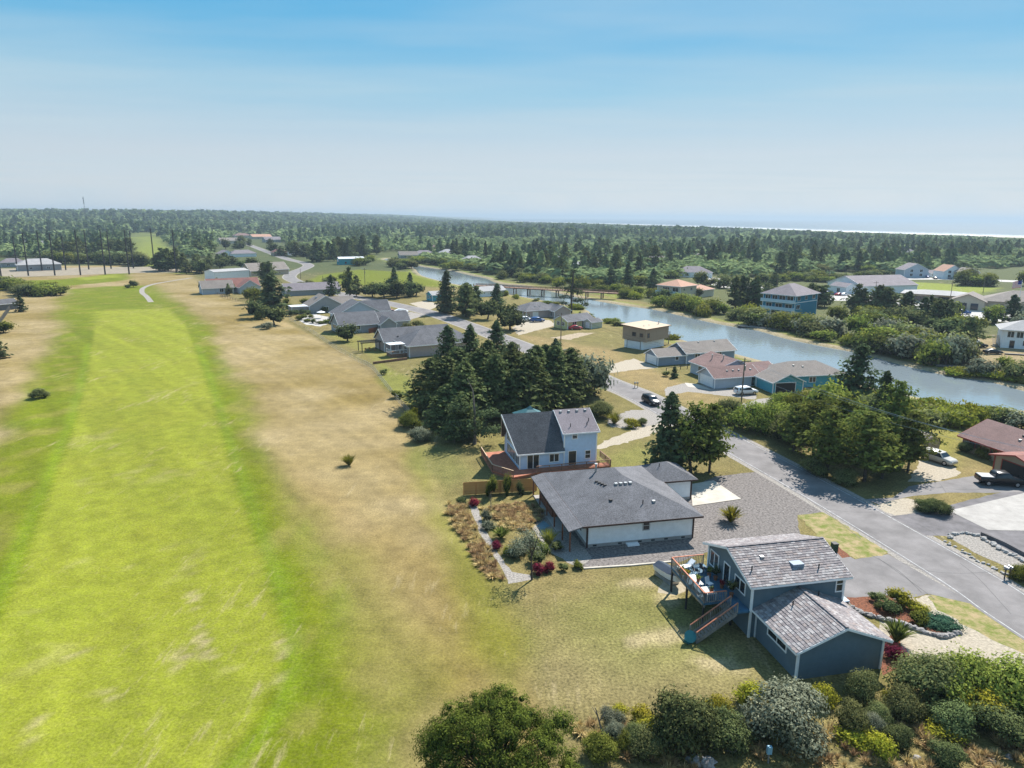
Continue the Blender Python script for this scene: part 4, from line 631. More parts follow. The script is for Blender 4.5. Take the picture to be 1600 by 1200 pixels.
# --- row of houses along the fairway
RW='houses backing onto the fairway'
house('patio_house','grey-roofed house with white-railed patio beside the dark conifers','house',G(646,558),29,[(-1,17,0,10,2.9,'hip',6.2,'x',.6),(-4,15,10,17.5,2.9,'gable',5.6,'x',.4,.4)],W_PINK,S_GREY,M['white'],wins=[(0,'W',2.5,1.0,1.6,1.2,'s'),(0,'W',6.5,.2,1.8,2.1,'s')],vents=[(1,0,11,'dark'),(1,2,11,'dark'),(1,4,11,'dark')],group=RW)
pt=thing('covered_patio','white-railed raised patio under a flat metal cover','patio',G(612,559),29); MB().box(0,7,0,4,0,.9).build('base',M['wood'],pt); MB().box(-.2,7.2,.6,4.2,3.2,3.3).build('cover',S_METAL,pt); rails(pt,[(0,4),(0,0),(7,0)],.9,1,M['white'],.35)
for x in(.1,3.5,6.9): MB().beam((x,.8,.9),(x,.8,3.2),.14).build('post',M['white'],pt)
house('garden_shed','pale blue-grey garden shed beside the pergola','shed',G(601,548),29,[(0,3.6,0,3,2.2,'gable',3.2,'y',.2,.2)],W_PALE,S_LIGHT,M['white'],wins=[(0,'S',1.8,.1,1.2,1.9,'d')],group=None)
pg=thing('pergola','dark timber pergola over garden seats by the fairway fence','pergola',G(566,551),29); 
for x in(0,5):
    for y in(0,3.4): MB().beam((x,y,0),(x,y,2.6),.18).build('post',M['dark'],pg)
for i in range(12): MB().box(i*.48-.05,i*.48+.05,-.4,3.8,2.62,2.78).build('rafter',M['dark'],pg)
for y in(0,3.4): MB().box(-.4,5.4,y-.07,y+.07,2.45,2.61).build('beam',M['dark'],pg)
for i,(x,y) in enumerate(((1.2,1.0),(2.6,1.4),(3.9,1.0))):
    c=put('garden_chair','red-brown garden chair under the dark pergola','chair',pg,x,y,0,i*40-30,'seats under the pergola'); patio_chair(c,M['cedar'])
house('sunroom_house','grey house with long window band and grey gable roof behind its red fence','house',G(577,519),29,[(-9,3,0,9,2.8,'gable',5.9,'x',.5,.4),(3,14,3,10,2.7,'gable',5.2,'x',.4,.4),(3,8,-2,3.5,2.6,'gable',4.4,'y',.4,.4)],W_GREY,S_GREY,M['white'],wins=[(0,'W',2.4,1.0,1.6,1.2,'s'),(0,'W',5.5,1.0,3,1.2,'big'),(0,'S',-5,1.0,4.5,1.2,'big')],group=RW)
house('pale_blue_gable_house','pale blue house with broad gable facing the fairway','house',G(537,505),29,[(-2,13,0,8.5,3.0,'gable',6.9,'y',.5,.4),(4,18,6,13,2.9,'gable',6.0,'x',.4,.4)],W_PALE,S_GREY,M['white'],wins=[(0,'S',1,1.0,1.2,1.8,'s'),(0,'W',3,.3,1.6,2.0,'s')],vents=[(1,8,8,'dark'),(1,10,8,'dark')],group=RW)
house('patio_cover_house','grey house with taupe roof and pale patio cover behind the leaning pines','house',G(484,490),29,[(0,12,0,9,2.8,'gable',6.2,'y',.5,.4),(-6,0,1,6,2.5,'flat',0,'x',.2,.2,W_PINK,S_METAL),(9,18,5,12,2.6,'gable',4.8,'x',.4,.4)],W_GREY,S_TAUPE,M['white'],wins=[(0,'S',6,1,1.6,1.2,'s')],vents=[(0,4,5,'sky')],group=RW)
house('low_mauve_house','long low mauve-roofed house beside the road curve','house',G(447,463),30,[(0,24,0,9,2.7,'gable',5.2,'x',.5,.4)],W_GREY,S_LAV,M['white'],group=RW)
house('red_roofed_house','white house with dull red metal roof below the big white shed','house',G(379,459),32,[(-1,8,0,8.5,3.0,'gable',6.0,'y',.5,.5),(-13,9,7,15,3.0,'gable',6.3,'x',.5,.4,None,S_RED),(-16,-3,4,12,3.0,'gable',5.8,'x',.5,.4,None,S_TAUPE)],W_PALE,S_RED,M['white'],wins=[(0,'S',2.5,1,1.6,1.3,'s'),(2,'S',-8,.8,1.4,1.5,'s'),(0,'S',6,1,1.2,1.2,'w')],chim=(),group=RW)
house('white_shed','large plain white metal shed at the far end of the house row','shed',G(336,441),52,[(0,21,0,10,5.6,'gable',6.6,'x',.2,.2)],W_WHITE,S_LIGHT,M['white'])
house('long_taupe_house','long house with wide taupe roof behind the white shed','house',G(392,432),50,[(0,26,0,11,3.6,'gable',7.6,'x',.6,.5)],W_BEIGE,S_TAUPE,M['white'],wins=[(0,'W',5,1,2,1.3,'s'),(0,'S',6,1,1.6,1.2,'s')]); house('mauve_roof_house','mauve-roofed house with white gables farther up the road','house',G(362,402),40,[(0,22,0,10,3,'hip',6,'x',.5),(-8,4,4,16,3,'gable',6,'y',.5,.4)],W_WHITE,S_LAV,M['white'],wins=[(1,'S',-2,.5,4,2,'g')])
house('teal_barn','bright teal barn with white metal roof and brick-red end by the road bend','barn',G(530,414),25,[(0,19,0,8,4.6,'gable',5.8,'x',.3,.3)],W_BARN,S_METAL,wall('brick_red_trim',(.25,.05,.05)),wins=[(0,'W',4,2.2,5,2.0,'g'),(0,'S',5,1,1,1.2,'w'),(0,'S',12,1,1,1.2,'w')])
# --- across the lagoon
t3=house('teal_three_storey_house','three-storey teal house with two white balconies across the lagoon','house',G(1240,497),41,[(0,17,0,13,8.3,'hip',12.0,'x',.9)],W_TEAL,S_LAV,M['white'],wins=[(0,'S',2.6,6.3,2.2,1.4,'s'),(0,'S',8.2,6.4,1.6,1.2,'s'),(0,'S',14,6.3,2.2,1.4,'s'),(0,'S',2.4,3.2,2.6,1.5,'s'),(0,'W',2,6.1,2.4,1.7,'s'),(0,'W',5.2,6.1,2.4,1.7,'s'),(0,'W',8.2,6.1,2,1.7,'s'),(0,'W',11,6.1,2,1.7,'s'),(0,'W',2.4,3.1,2.6,1.7,'s'),(0,'W',6.4,3.1,2.6,1.7,'s'),(0,'W',10.4,3.1,2.2,1.7,'s'),(0,'W',3,.4,2.2,1.6,'s'),(0,'W',8,.4,2.2,1.6,'s')])
for z in(2.75,5.6):
    MB().box(-1.7,-.01,-.1,13.1,z-.2,z).build('balcony_floor',M['white'],t3); bl=MB(); bl.box(-1.7,-1.6,-.1,13.1,z,z+1.0); bl.box(-1.6,-.01,-.1,0,z,z+1.0); bl.build('balcony_front',mat('pale_blue_balcony',(.5,.62,.7),.6,2,.05),t3)
for y in(.2,4.4,8.7,12.8): MB().beam((-1.6,y,0),(-1.6,y,2.55),.2).build('balcony_post',M['white'],t3)
MB().box(0.0,17.1,-.08,-.005,5.4,5.7).build('band_board',M['white'],t3)
cn=house('salmon_roofed_condo','white two-storey building with salmon hip roof across the lagoon','building',G(1062,470),44,[(0,13,0,12,6.3,'hip',8.8,'x',.8),(12,30,1,10,3.4,'hip',5.4,'x',.6)],W_CREAM,S_PINK,M['white'],wins=[(0,'W',2.5,3.7,3,1.9,'big'),(0,'W',7.5,3.7,3.6,1.9,'big'),(0,'W',3,.6,2.4,1.8,'s'),(0,'W',8,.6,2.4,1.8,'s'),(0,'S',3,4,1.6,1.3,'s'),(0,'S',9,4,1.6,1.3,'s')])
MB().box(-1.5,-.01,-.2,12.2,2.9,3.1).build('balcony_floor',M['white'],cn); MB().box(-1.5,-1.4,-.2,12.2,3.1,4.0).build('balcony_front',mat('glass_rail',(.5,.62,.68),.3),cn)
house('white_hall','long white hall with grey-mauve roof across the lagoon','hall',G(1346,460),17,[(0,34,0,24,4.2,'gable',8.2,'x',.5,.5),(-7,0,3,14,3.6,'gable',5.2,'y',.4,.3)],W_WHITE,S_LAV,M['white'],wins=[(0,'W',5,.3,3,2.4,'o'),(1,'W',8,.5,2,2,'s'),(0,'W',18,3.4,3,.8,'s')])
house('flat_shop','low shop with pale flat roof and dark canopy behind the parking lot','shop',G(1410,470),-34,[(0,27,0,16,3.6,'hip',5.0,'x',1.2)],W_CREAM,S_LIGHT,mat('brown_shop_trim',(.2,.13,.1),.7),wins=[(0,'S',6,.5,8,2,'big'),(0,'S',16,.3,4,2.4,'o'),(0,'S',23,.5,6,2,'big')])
house('gabled_clinic','beige building with gabled entrance and arched windows by the flagpole','building',G(1512,483),-38,[(4,50,0,20,4.0,'hip',8.0,'x',1.0),(-6,6,-4,10,4.0,'gable',6.6,'y',.7,.7)],W_CREAM,S_TAUPE,mat('stone_trim',(.3,.24,.2),.8),wins=[(1,'S',-1.5,.2,2.5,2.6,'d'),(1,'S',2.5,.2,2.5,2.6,'d'),(0,'S',11,1,2,1.8,'s'),(0,'S',17,1,2,1.8,'s'),(0,'S',24,1,2,1.8,'s')])
ws=house('white_stair_house','white two-storey house with outside stair at the right edge','house',G(1563,543),-28,[(0,14,0,10,5.4,'hip',7.8,'x',.9)],W_WHITE,S_LIGHT,M['white'],wins=[(0,'S',2,3.2,1.5,1.6,'s'),(0,'S',4.2,3.2,1.5,1.6,'s'),(0,'S',6.6,3.2,1.5,1.6,'s'),(0,'S',2.6,.1,1.2,2.2,'d'),(0,'S',6,1,1.6,1.4,'s'),(0,'S',9,1,1.4,1.4,'s')])
st=MB()
for i in range(12): st.box(-1.9,-.05,6-i*.5-.5,6-i*.5,2.7-i*.22-.06,2.7-i*.22)
st.build('outside_stair',M['greywood'],ws)
for i,(px,py,d,w,dp,ze,zr,k,ax,wm,rm,lab) in enumerate([(1412,434,5,16,9,5.2,9.0,'gable','y',W_PALE,S_LAV,'pale blue gabled beach house left of the white beach house'),(1474,436,5,12,10,5,8.6,'gable','y',W_WHITE,S_PINK,'white beach house with big gable windows beyond the green'),(1505,438,5,10,9,5,7.4,'gable','y',W_BEIGE,S_TAUPE,'grey-tan two-storey beach house right of the white one'),(1056,433,-8,22,14,3.2,6.6,'hip','x',W_WHITE,S_LAV,'white bungalow with mauve hip roof beyond the salmon-roofed building'),(1452,433,5,9,7,2.8,4.4,'gable','x',W_PALE,S_LAV,'low pale garage joined to the blue beach house')]):
    hh=house('beach_house',lab,'house',G(px,py),d,[(0,w,0,dp,ze,k,zr,ax,.5,.4)],wm,rm,M['white'],wins=[(0,'S',w*.3,1,1.8,1.6,'s'),(0,'S',w*.7,1,1.8,1.6,'s')]+([(0,'S',w*.3,3.6,1.8,1.6,'s'),(0,'S',w*.7,3.6,1.8,1.6,'s')] if ze>4 else []))
FARH=[(625,404,20,16,S_TAUPE,W_GREY,'low brown house at the water edge far up the lagoon'),(650,402,25,18,S_LAV,W_TEAL,'long house with mauve roof on the far lagoon bank'),(690,403,25,20,S_LIGHT,W_WHITE,'white house with pale roof on the far lagoon bank'),(672,392,20,18,S_BROWN,W_GREY,'brown-roofed house behind the pale-roofed lagoon houses'),(728,412,30,14,S_LIGHT,W_GREY,'house with pale teal-grey roof by the lagoon bend'),(898,423,30,14,S_LIGHT,W_WHITE,'pale roof among trees left of the tall lone conifer'),(915,421,30,12,S_TAUPE,W_GREY,'taupe roof among trees right of the tall lone conifer'),(925,405,20,16,S_LIGHT,W_WHITE,'two-storey white house deep in the trees'),(868,412,30,10,S_LIGHT,W_WHITE,'small white gable among dark trees beyond the bridge'),(1080,407,10,14,S_TAUPE,W_GREY,'dark cottage in scrub left of the hip-roofed bungalow'),(1015,412,10,14,S_TAUPE,W_GREY,'brown cottage in scrub far beyond the lagoon'),(1392,401,5,14,S_LAV,W_WHITE,'mauve roof at the foot of the dunes'),(1410,398,5,14,S_LAV,W_WHITE,'second mauve roof nearest the dunes'),(1300,396,5,14,S_BROWN,W_GREY,'brown roof among the dune conifers'),(28,424,38,24,S_LIGHT,W_GREY,'grey block house left of the range poles'),(35,388,20,30,S_LIGHT,W_GREY,'long pale-roofed house behind the range poles'),(140,398,20,14,S_LIGHT,W_PALE,'small pale roof between pines behind the range'),(178,346,10,50,S_METAL,W_WHITE,'bright roof on the far wooded ridge'),(395,374,40,30,S_PINK,W_CREAM,'salmon roof far up the road'),(415,379,40,22,S_LAV,W_GREY,'mauve roof far up the road'),(368,372,40,26,S_BROWN,W_CREAM,'brown roof left of the far water'),(345,381,40,24,S_TAUPE,W_CREAM,'taupe-roofed house behind the roadside pines'),(428,400,40,12,S_RED,W_BEIGE,'small red-roofed house by the far road'),(455,399,40,14,S_LIGHT,W_WHITE,'white shed under dark trees at the road'),(2,418,38,14,S_LAV,W_GREY,'grey gable at the left edge behind the range')]
HSPOT=[]
for px,py,d,w,rm,wm,lab in FARH:
    p=G(px,py); HSPOT.append(p); big=w>18
    house('distant_house',lab,'house',p,d,[(0,w,0,w*.55,3.2 if not big else 4,'gable' if (px%2) else 'hip',6 if not big else 7.5,'x',.5,.5)],wm,rm,M['white'],wins=[(0,'S',w*.3,1,1.6,1.3,'s'),(0,'S',w*.7,1,1.6,1.3,'s'),(0,'W',w*.25,1,1.6,1.3,'s')])
house('fairway_edge_shed','grey timber garage at the left edge beside the scrub','shed',G(16,484),62,[(-6,3,0,6,2.6,'gable',4,'x',.4,.4)],W_DGREY,S_DARK,M['white'],wins=[(0,'E',3,.3,1.2,1.9,'w')])
# ================================================================== vegetation
KIT={}
def kit(key,items): KIT[key]=items
def tm(tr): return tr.mesh('trunk',M['bark']) if tr.v else None
def mk(pair,h,w): return (tm(pair[0]),pair[1],h,w)
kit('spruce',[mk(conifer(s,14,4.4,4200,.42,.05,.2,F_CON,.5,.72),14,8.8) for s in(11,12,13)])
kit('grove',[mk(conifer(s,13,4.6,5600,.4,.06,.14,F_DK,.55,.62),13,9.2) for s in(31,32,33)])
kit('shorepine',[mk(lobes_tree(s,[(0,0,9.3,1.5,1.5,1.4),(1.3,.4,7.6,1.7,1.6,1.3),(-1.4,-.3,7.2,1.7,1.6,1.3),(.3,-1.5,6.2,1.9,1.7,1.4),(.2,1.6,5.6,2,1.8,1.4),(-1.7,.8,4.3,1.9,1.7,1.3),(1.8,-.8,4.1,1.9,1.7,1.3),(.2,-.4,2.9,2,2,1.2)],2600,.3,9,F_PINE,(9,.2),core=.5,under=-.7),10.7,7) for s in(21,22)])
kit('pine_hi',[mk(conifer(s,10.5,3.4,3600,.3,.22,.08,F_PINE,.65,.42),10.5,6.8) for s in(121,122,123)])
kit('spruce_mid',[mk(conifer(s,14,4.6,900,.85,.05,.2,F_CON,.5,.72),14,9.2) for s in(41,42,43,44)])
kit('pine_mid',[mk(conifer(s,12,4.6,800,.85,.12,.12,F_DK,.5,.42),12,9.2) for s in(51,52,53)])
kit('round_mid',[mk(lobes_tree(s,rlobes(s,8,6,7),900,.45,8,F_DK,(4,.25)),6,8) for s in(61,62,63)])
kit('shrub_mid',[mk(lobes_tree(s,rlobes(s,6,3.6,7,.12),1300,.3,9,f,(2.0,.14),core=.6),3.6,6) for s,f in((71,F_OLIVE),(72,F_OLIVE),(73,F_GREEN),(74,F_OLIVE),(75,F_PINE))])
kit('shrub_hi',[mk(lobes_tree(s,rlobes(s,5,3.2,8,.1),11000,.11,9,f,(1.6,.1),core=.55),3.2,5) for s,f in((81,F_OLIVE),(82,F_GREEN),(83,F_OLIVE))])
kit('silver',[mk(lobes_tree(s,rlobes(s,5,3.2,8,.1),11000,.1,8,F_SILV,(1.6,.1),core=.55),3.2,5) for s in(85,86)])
kit('gorse',[mk(lobes_tree(s,rlobes(s,2,1.3,6,.1),2600,.075,7,F_YELL,(.6,.04),core=.55),1.3,2) for s in(87,88)])
kit('darkbush',[mk(lobes_tree(s,rlobes(s,4,2.6,7,.1),8000,.1,9,F_DK,(1.2,.08),core=.55),2.6,4) for s in(89,)])
kit('smallbush',[mk(lobes_tree(s,rlobes(s,1.4,.9,6,.1),1300,.055,8,f),.9,1.4) for s,f in((91,F_GREEN),(92,F_OLIVE),(93,F_DK))])
kit('redbush',[mk(lobes_tree(s,rlobes(s,1.5,.95,6,.1),1500,.06,8,F_RED),.95,1.5) for s in(94,95)])
kit('yellowbush',[mk(lobes_tree(96,rlobes(96,1.4,.9,6,.1),1300,.055,8,F_YELL),.9,1.4)])
kit('silverbush',[mk(lobes_tree(97,rlobes(97,1.4,1.0,6,.1),1300,.055,8,F_SILV),1.0,1.4)])
kit('marsh',[mk(lobes_tree(s,rlobes(s,5,1.3,7,.1),700,.28,8,F_MARSH),1.3,5) for s in(98,99)])
kit('silver_mid',[mk(lobes_tree(s,rlobes(s,6,4,7,.12),1300,.3,8,F_SILV,(2.2,.14),core=.6),4,6) for s in(101,)])
kit('green_mid',[mk(lobes_tree(s,rlobes(s,6,4,7,.12),1300,.3,8,F_GREEN,(2.2,.14),core=.6),4,6) for s in(102,103)])
def spiky(seed,n,h,m,w=.06,spread=.8,upr=.6):
    rg=np.random.default_rng(seed); az=rg.random(n)*2*np.pi; ln=h*(.6+.5*rg.random(n)); lean=spread*rg.random(n); base=np.stack([np.cos(az)*.1*h,np.sin(az)*.1*h,np.zeros(n)],-1)*rg.random((n,1)); d=np.stack([np.cos(az)*lean,np.sin(az)*lean,np.ones(n)],-1); d/=np.linalg.norm(d,axis=1,keepdims=True)
    mid=base+d*ln[:,None]*.6; tip=base+d*ln[:,None]+np.stack([np.cos(az)*lean,np.sin(az)*lean,-.5*lean],-1)*ln[:,None]*.25; s=np.stack([-np.sin(az),np.cos(az),np.zeros(n)],-1)*w
    V=np.stack([base-s*.4,mid-s,tip,mid+s],1); return cards_mesh('blades',V,rg.random(n),m)
kit('flax',[(None,spiky(5,260,1.9,F_YELL,.07,.9),1.9,2.4)]); kit('flaxdark',[(None,spiky(6,200,1.3,F_PINE,.05,.9),1.3,1.8)])
kit('tuft',[(None,spiky(s,90,.75,F_DRY,.03,1.1),.75,1.3) for s in(7,8,9)]); kit('plume',[(None,spiky(15,420,1.8,F_MARSH,.025,.7),1.8,1.9)])
RG=random.Random(77)
def plant(key,p,h,w,label,name,cat='tree',group=None,i=None,z=0,wy=None):
    it=KIT[key]; t,c,h0,w0=it[RG.randrange(len(it)) if i is None else i%len(it)]
    sc=(w/w0*RG.uniform(.85,1.2),(wy or w)/w0*RG.uniform(.8,1.15),h/h0); rot=RG.uniform(0,6.283); tilt=(RG.uniform(-.12,.12),RG.uniform(-.12,.12)) if cat in('bush','shrub') else (RG.uniform(-.03,.03),RG.uniform(-.03,.03))
    if t is None:
        o=link(name,c); o.location=(p[0],p[1],z); o.scale=sc; o.rotation_euler=(tilt[0],tilt[1],rot); return tag(o,label,cat,group)
    o=thing(name,label,cat,p,math.degrees(rot),z,group); o.scale=sc; o.rotation_euler=(tilt[0],tilt[1],rot); link('trunk',t,o); link('crown',c,o); return o
# --- foreground
fl=[]; rg=random.Random(3)
for i in range(230):
    a=rg.uniform(0,6.283); q=math.sqrt(rg.random())*5.4*(1+.18*math.sin(a*3+1)); z=7.5-.12*q*q+rg.uniform(-1.5,.5)+.5*math.sin(q*2.2+a*2); fl.append((math.cos(a)*q*1.1,math.sin(a)*q*.85,z,rg.uniform(.4,.85),rg.uniform(.4,.8),rg.uniform(.25,.45)))
fl+=[(-4.2,-.4,5.6,1.5,1.4,.8),(-4.8,.6,4.6,1.4,1.3,.8),(-3.4,-1.8,4.4,1.7,1.5,.9),(4.9,.5,6.3,1.2,1.1,.6),(5.4,.9,5.9,.9,.9,.5),(2.4,-2.6,5.2,1.5,1.4,.8),(0,-3.2,4.8,1.6,1.4,.8)]
F_FGP=foliage('near_pine_needles',(.022,.038,.01),(.165,.2,.035),.3,.02)
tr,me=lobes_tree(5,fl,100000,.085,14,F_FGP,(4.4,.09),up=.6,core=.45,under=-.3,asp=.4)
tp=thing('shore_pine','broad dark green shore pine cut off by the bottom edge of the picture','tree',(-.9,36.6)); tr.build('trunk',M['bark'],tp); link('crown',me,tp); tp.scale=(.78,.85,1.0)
FG=[('darkbush',1062,1165,3.6,5.0,'dark olive bush between the bare snag and the silver willow'),('silver',1222,1150,3.4,6.4,'large silvery willow bush below the slate blue house gable'),('gorse',1005,1132,1.2,2.0,'small yellow-green gorse left of the dark olive bush'),('gorse',966,1122,.9,1.6,'low yellow-green gorse nearest the bare snag'),('gorse',1120,1118,1.6,2.6,'yellow gorse bush between the dark olive bush and silver willow'),('gorse',1170,1098,1.6,2.4,'bright yellow gorse behind the silver willow'),('gorse',1285,1100,1.5,2.2,'yellow-flowered bush at the foot of the house gable'),('shrub_hi',1345,1092,2.3,2.6,'upright grey-green bush before the house gable'),('shrub_hi',1328,1140,2.0,2.8,'bright green bush right of the silver willow'),('shrub_hi',1410,1120,2.2,3.2,'grey-green bush between the house gable and the large thicket'),('shrub_hi',1450,1085,3.4,5.4,'left end of the large green thicket beside the gravel drive'),('shrub_hi',1510,1090,3.6,6.0,'middle of the large green thicket beside the gravel drive'),('shrub_hi',1580,1105,3.5,6.0,'right end of the large green thicket at the picture edge'),('gorse',1530,1122,2.2,3.4,'yellowish bush in front of the large green thicket'),('darkbush',1485,1138,1.8,3.4,'dark low bush under the large green thicket'),('darkbush',1560,1150,2.0,4.4,'shaded bush under the right end of the thicket'),('darkbush',1130,1165,2.2,3.4,'shadowy bush at the foot of the silver willow'),('darkbush',1400,1165,1.4,1.8,'small dark bush on the dry slope'),('darkbush',1475,1195,1.5,2.4,'spreading dark bush low on the dry slope'),('shrub_hi',935,1180,1.6,2.6,'green bush touching the right side of the shore pine'),('shrub_hi',1370,1130,1.5,2.2,'small green bush beside the upright grey-green bush'),('gorse',1395,1105,1.2,1.8,'small yellow-green bush left of the large thicket'),('shrub_hi',1635,1130,3.2,5,'thicket bush running off the right edge')]
for k,px,py,h,w,l in FG: plant(k,G(px,py),h,w,l,'gorse_bush' if k=='gorse' else 'bush','bush')
for i,(px,py) in enumerate([(1000,1185),(1030,1195),(1085,1195),(960,1165),(920,1140),(1280,1165),(1300,1190),(1350,1175),(1420,1150),(1450,1165),(1520,1170),(1590,1175),(1250,1195),(1380,1195),(1540,1195),(1600,1190),(1440,1195),(985,1150),(1310,1155),(1180,1170)]):
    for j in range(7): plant('tuft',np.array(G(px,py))+np.array((RG.uniform(-1.1,1.1),RG.uniform(-1.1,1.1))),RG.uniform(.45,.9),RG.uniform(.8,1.5),'tuft of dry straw-coloured grass on the slope in front','grass_tuft','grass',"dry grass tufts on the near slope")
sg=thing('bare_snag','bare forked grey snag standing right of the shore pine','dead tree',G(944,1168)); b=MB(); b.tube([(0,0,0),(-.1,0,.9),(-.4,.1,2.0),(-.7,.1,3.1)],[.1,.08,.06,.03],6); b.build('trunk',M['bark2'],sg); MB().tube([(-.4,.1,2.0),(-.05,.1,2.7),(.02,.1,3.2)],[.05,.03,.015],5).build('branch',M['bark2'],sg); MB().tube([(-.55,.1,2.5),(-.95,.1,3.2)],[.04,.015],5).build('branch',M['bark2'],sg)
db=MB().tube([(*G(1133,1178),.3),(*G(1147,1184),.45),(*G(1166,1166),.9)],[.05,.045,.03],6); tag(db.build('fallen_branch',M['bark2']),'pale crooked dead branch below the silver willow','branch')
ub=thing('utility_pedestal','pale blue utility box on a post in the near scrub','utility box',G(1200,1192)); MB().beam((0,0,0),(0,0,.9),.09).build('post',M['greywood'],ub); MB().box(-.16,.16,-.12,.12,.75,1.3).build('cabinet',mat('pale_blue_box',(.2,.38,.48),.5),ub)
for i,(px,py,s,l) in enumerate([(1085,1192,.55,'pale rock pile left of the utility post'),(1105,1195,.6,'larger grey rock beside the pale rock pile'),(1432,1188,.35,'small grey rock on the dry slope'),(1548,1190,.28,'small reddish rock near the right corner'),(1577,1184,.25,'smallest reddish rock near the right corner')]): 
    b=MB().ell((0,0,s*.35),(s,s*.8,s*.6),9,6,.25,i); o=b.build('rock',M['rock']); o.location=(*G(px,py),0); tag(o,l,'rock')
for i in range(34):
    px,py=(RG.uniform(945,1420),RG.uniform(1125,1180)) if i<20 else (RG.uniform(1400,1620),RG.uniform(1095,1150)); k=['shrub_hi','darkbush','gorse','shrub_hi','silver'][i%5]
    if 1000<px<1400 and py<1130+.0*px: py+=15
    plant(k,G(px,py),RG.uniform(.8,1.7),RG.uniform(1.4,2.8),'low scrub bush in the tangled thicket along the near slope','scrub_bush','bush','tangled scrub on the near slope')
# --- garden of the white house
for i,(k,px,py,h,w,l) in enumerate([('redbush',693+48,790,1.0,1.6,'crimson barberry at the left end of the cedar fence'),('smallbush',722,786,.8,1.4,'dark green bush left of the fence-end barberry'),('redbush',776,858,1.0,1.4,'crimson barberry halfway along the garden path'),('redbush',841,896,1.1,1.5,'crimson barberry beside the slim garden tree trunk'),('redbush',858,893,1.1,1.6,'crimson barberry next to the clipped green globes'),('smallbush',880,891,.75,1.2,'clipped green globe left of its twin on the lawn corner'),('smallbush',903,888,.75,1.3,'clipped green globe nearest the concrete kerb'),('silverbush',760,812,1.3,1.6,'silver-leaved shrub at the head of the garden path'),('silverbush',763,826,1.0,2.2,'grey mound shrub on the path bend'),('flaxdark',784,840,1.4,2.2,'dark spiky flax in the middle of the garden bed'),('silverbush',806,870,1.8,2.8,'silvery shrub under the slim garden tree'),('silverbush',824,858,1.9,2.8,'silvery shrub behind the slim garden tree'),('plume',856,852,2.0,2.2,'tall pale ornamental grass by the porch corner'),('smallbush',846,868,1.6,2.0,'green shrub under the ornamental grass'),('smallbush',838,880,1.4,1.9,'green shrub behind the barberries'),('yellowbush',791,866,1.0,1.1,'golden bush beside the path barberry'),('smallbush',870,860,1.0,1.6,'shaded green shrub near the porch post')]): plant(k,G(px,py),h,w,l,'garden_shrub','shrub')
gt=lobes_tree(44,[(-.8,.2,3.6,1.2,1,.6),(.2,.1,4.4,1,.9,.6),(-.6,-.2,4.9,.9,.8,.5),(.5,-.2,3.2,.8,.8,.5),(-1.5,.3,2.9,.9,.8,.5)],1500,.075,6,F_SILV,(4.4,.09),core=0,under=-.9)
o=thing('garden_tree','slim sparse garden tree casting a shadow on the lawn corner','tree',G(831,906)); gt[0].build('trunk',M['bark'],o); link('crown',gt[1],o); o.scale=(1.05,1.05,1.08)
bt_=thing('bare_sapling','leafless young tree in front of the cedar fence','tree',G(767,798)); b=MB(); b.tube([(0,0,0),(0,0,1.2),(.05,0,2.6)],[.05,.04,.015],5); b.build('trunk',M['bark2'],bt_)
for a in range(6): MB().tube([(0,0,.9+a*.2),(.5*math.cos(a*2),.5*math.sin(a*2),1.7+a*.2)],[.02,.006],4).build('branch',M['bark2'],bt_)
for px,py,h,w,l in((768,776,2.9,1.6,'columnar green shrub leftmost of three by the cedar fence'),(794,774,2.8,1.5,'columnar green shrub in the middle of three by the fence'),(813,774,2.0,1.0,'dark narrow shrub rightmost of three by the fence')): plant('smallbush',G(px,py),h,w,l,'columnar_shrub','shrub',i=0 if w>1.2 else 2)
GR=[]; 
def tufts(poly,n,h0,h1,label,group,key='tuft',name='grass_tuft'):
    P=GP(poly); xs_=[p[0] for p in P]; ys_=[p[1] for p in P]; k=0
    while k<n:
        x,y=RG.uniform(min(xs_),max(xs_)),RG.uniform(min(ys_),max(ys_))
        if sdf(P,np.array([x]),np.array([y]))[0]<0: plant(key,(x,y),RG.uniform(h0,h1),RG.uniform(1.0,1.9),label,name,'grass',group); k+=1
tufts([(690,790),(722,786),(745,830),(775,880),(790,905),(770,908),(745,880),(718,835)],120,.4,.85,'clump of straw-coloured tall grass along the garden edge','tall dry grass strip by the garden path')
tufts([(752,795),(815,785),(848,798),(845,818),(815,830),(790,828),(765,805)],90,.3,.7,'clump of straw-coloured grass inside the white house garden','dry grass inside the garden loop')
plant('flax',G(1142,815),2.0,2.8,'spiky bronze-green flax clump standing on the gravel yard','flax_clump','plant')
bed=[('smallbush',1372,940,.9,1.6,'grey twiggy shrub at the top of the mulch bed',1),('yellowbush',1408,945,1.5,2.6,'tall golden-green shrub topping the mulch bed',0),('smallbush',1388,955,1.2,2.0,'dark round shrub left in the mulch bed',2),('yellowbush',1435,955,.8,2.0,'low golden shrub behind the olive round one',0),('smallbush',1436,973,1.1,2.0,'olive round shrub right in the mulch bed',0),('smallbush',1372,950,.5,1.0,'pale green cushion plant in the mulch',1)]
for k,px,py,h,w,l,i in bed: plant(k,G(px,py),h,w,l,'bed_shrub','shrub',i=i)
jn=lobes_tree(66,rlobes(66,3,.6,8,.1),2600,.07,8,foliage('juniper',(.03,.075,.05),(.11,.2,.12),.3)); o=link('creeping_juniper',jn[1]); o.location=(*G(1470,976),0); o.scale=(1.25,1.0,1.1); o.rotation_euler=(0,0,-.6); tag(o,'blue-green creeping juniper at the tip of the mulch bed','shrub')
plant('flaxdark',G(1400,1003),2.2,2.6,'spiky dark shrub behind the house gable corner','corner_shrub','shrub'); plant('redbush',G(1398,1030),1.2,1.7,'reddish-brown shrub at the gable corner','corner_shrub','shrub')
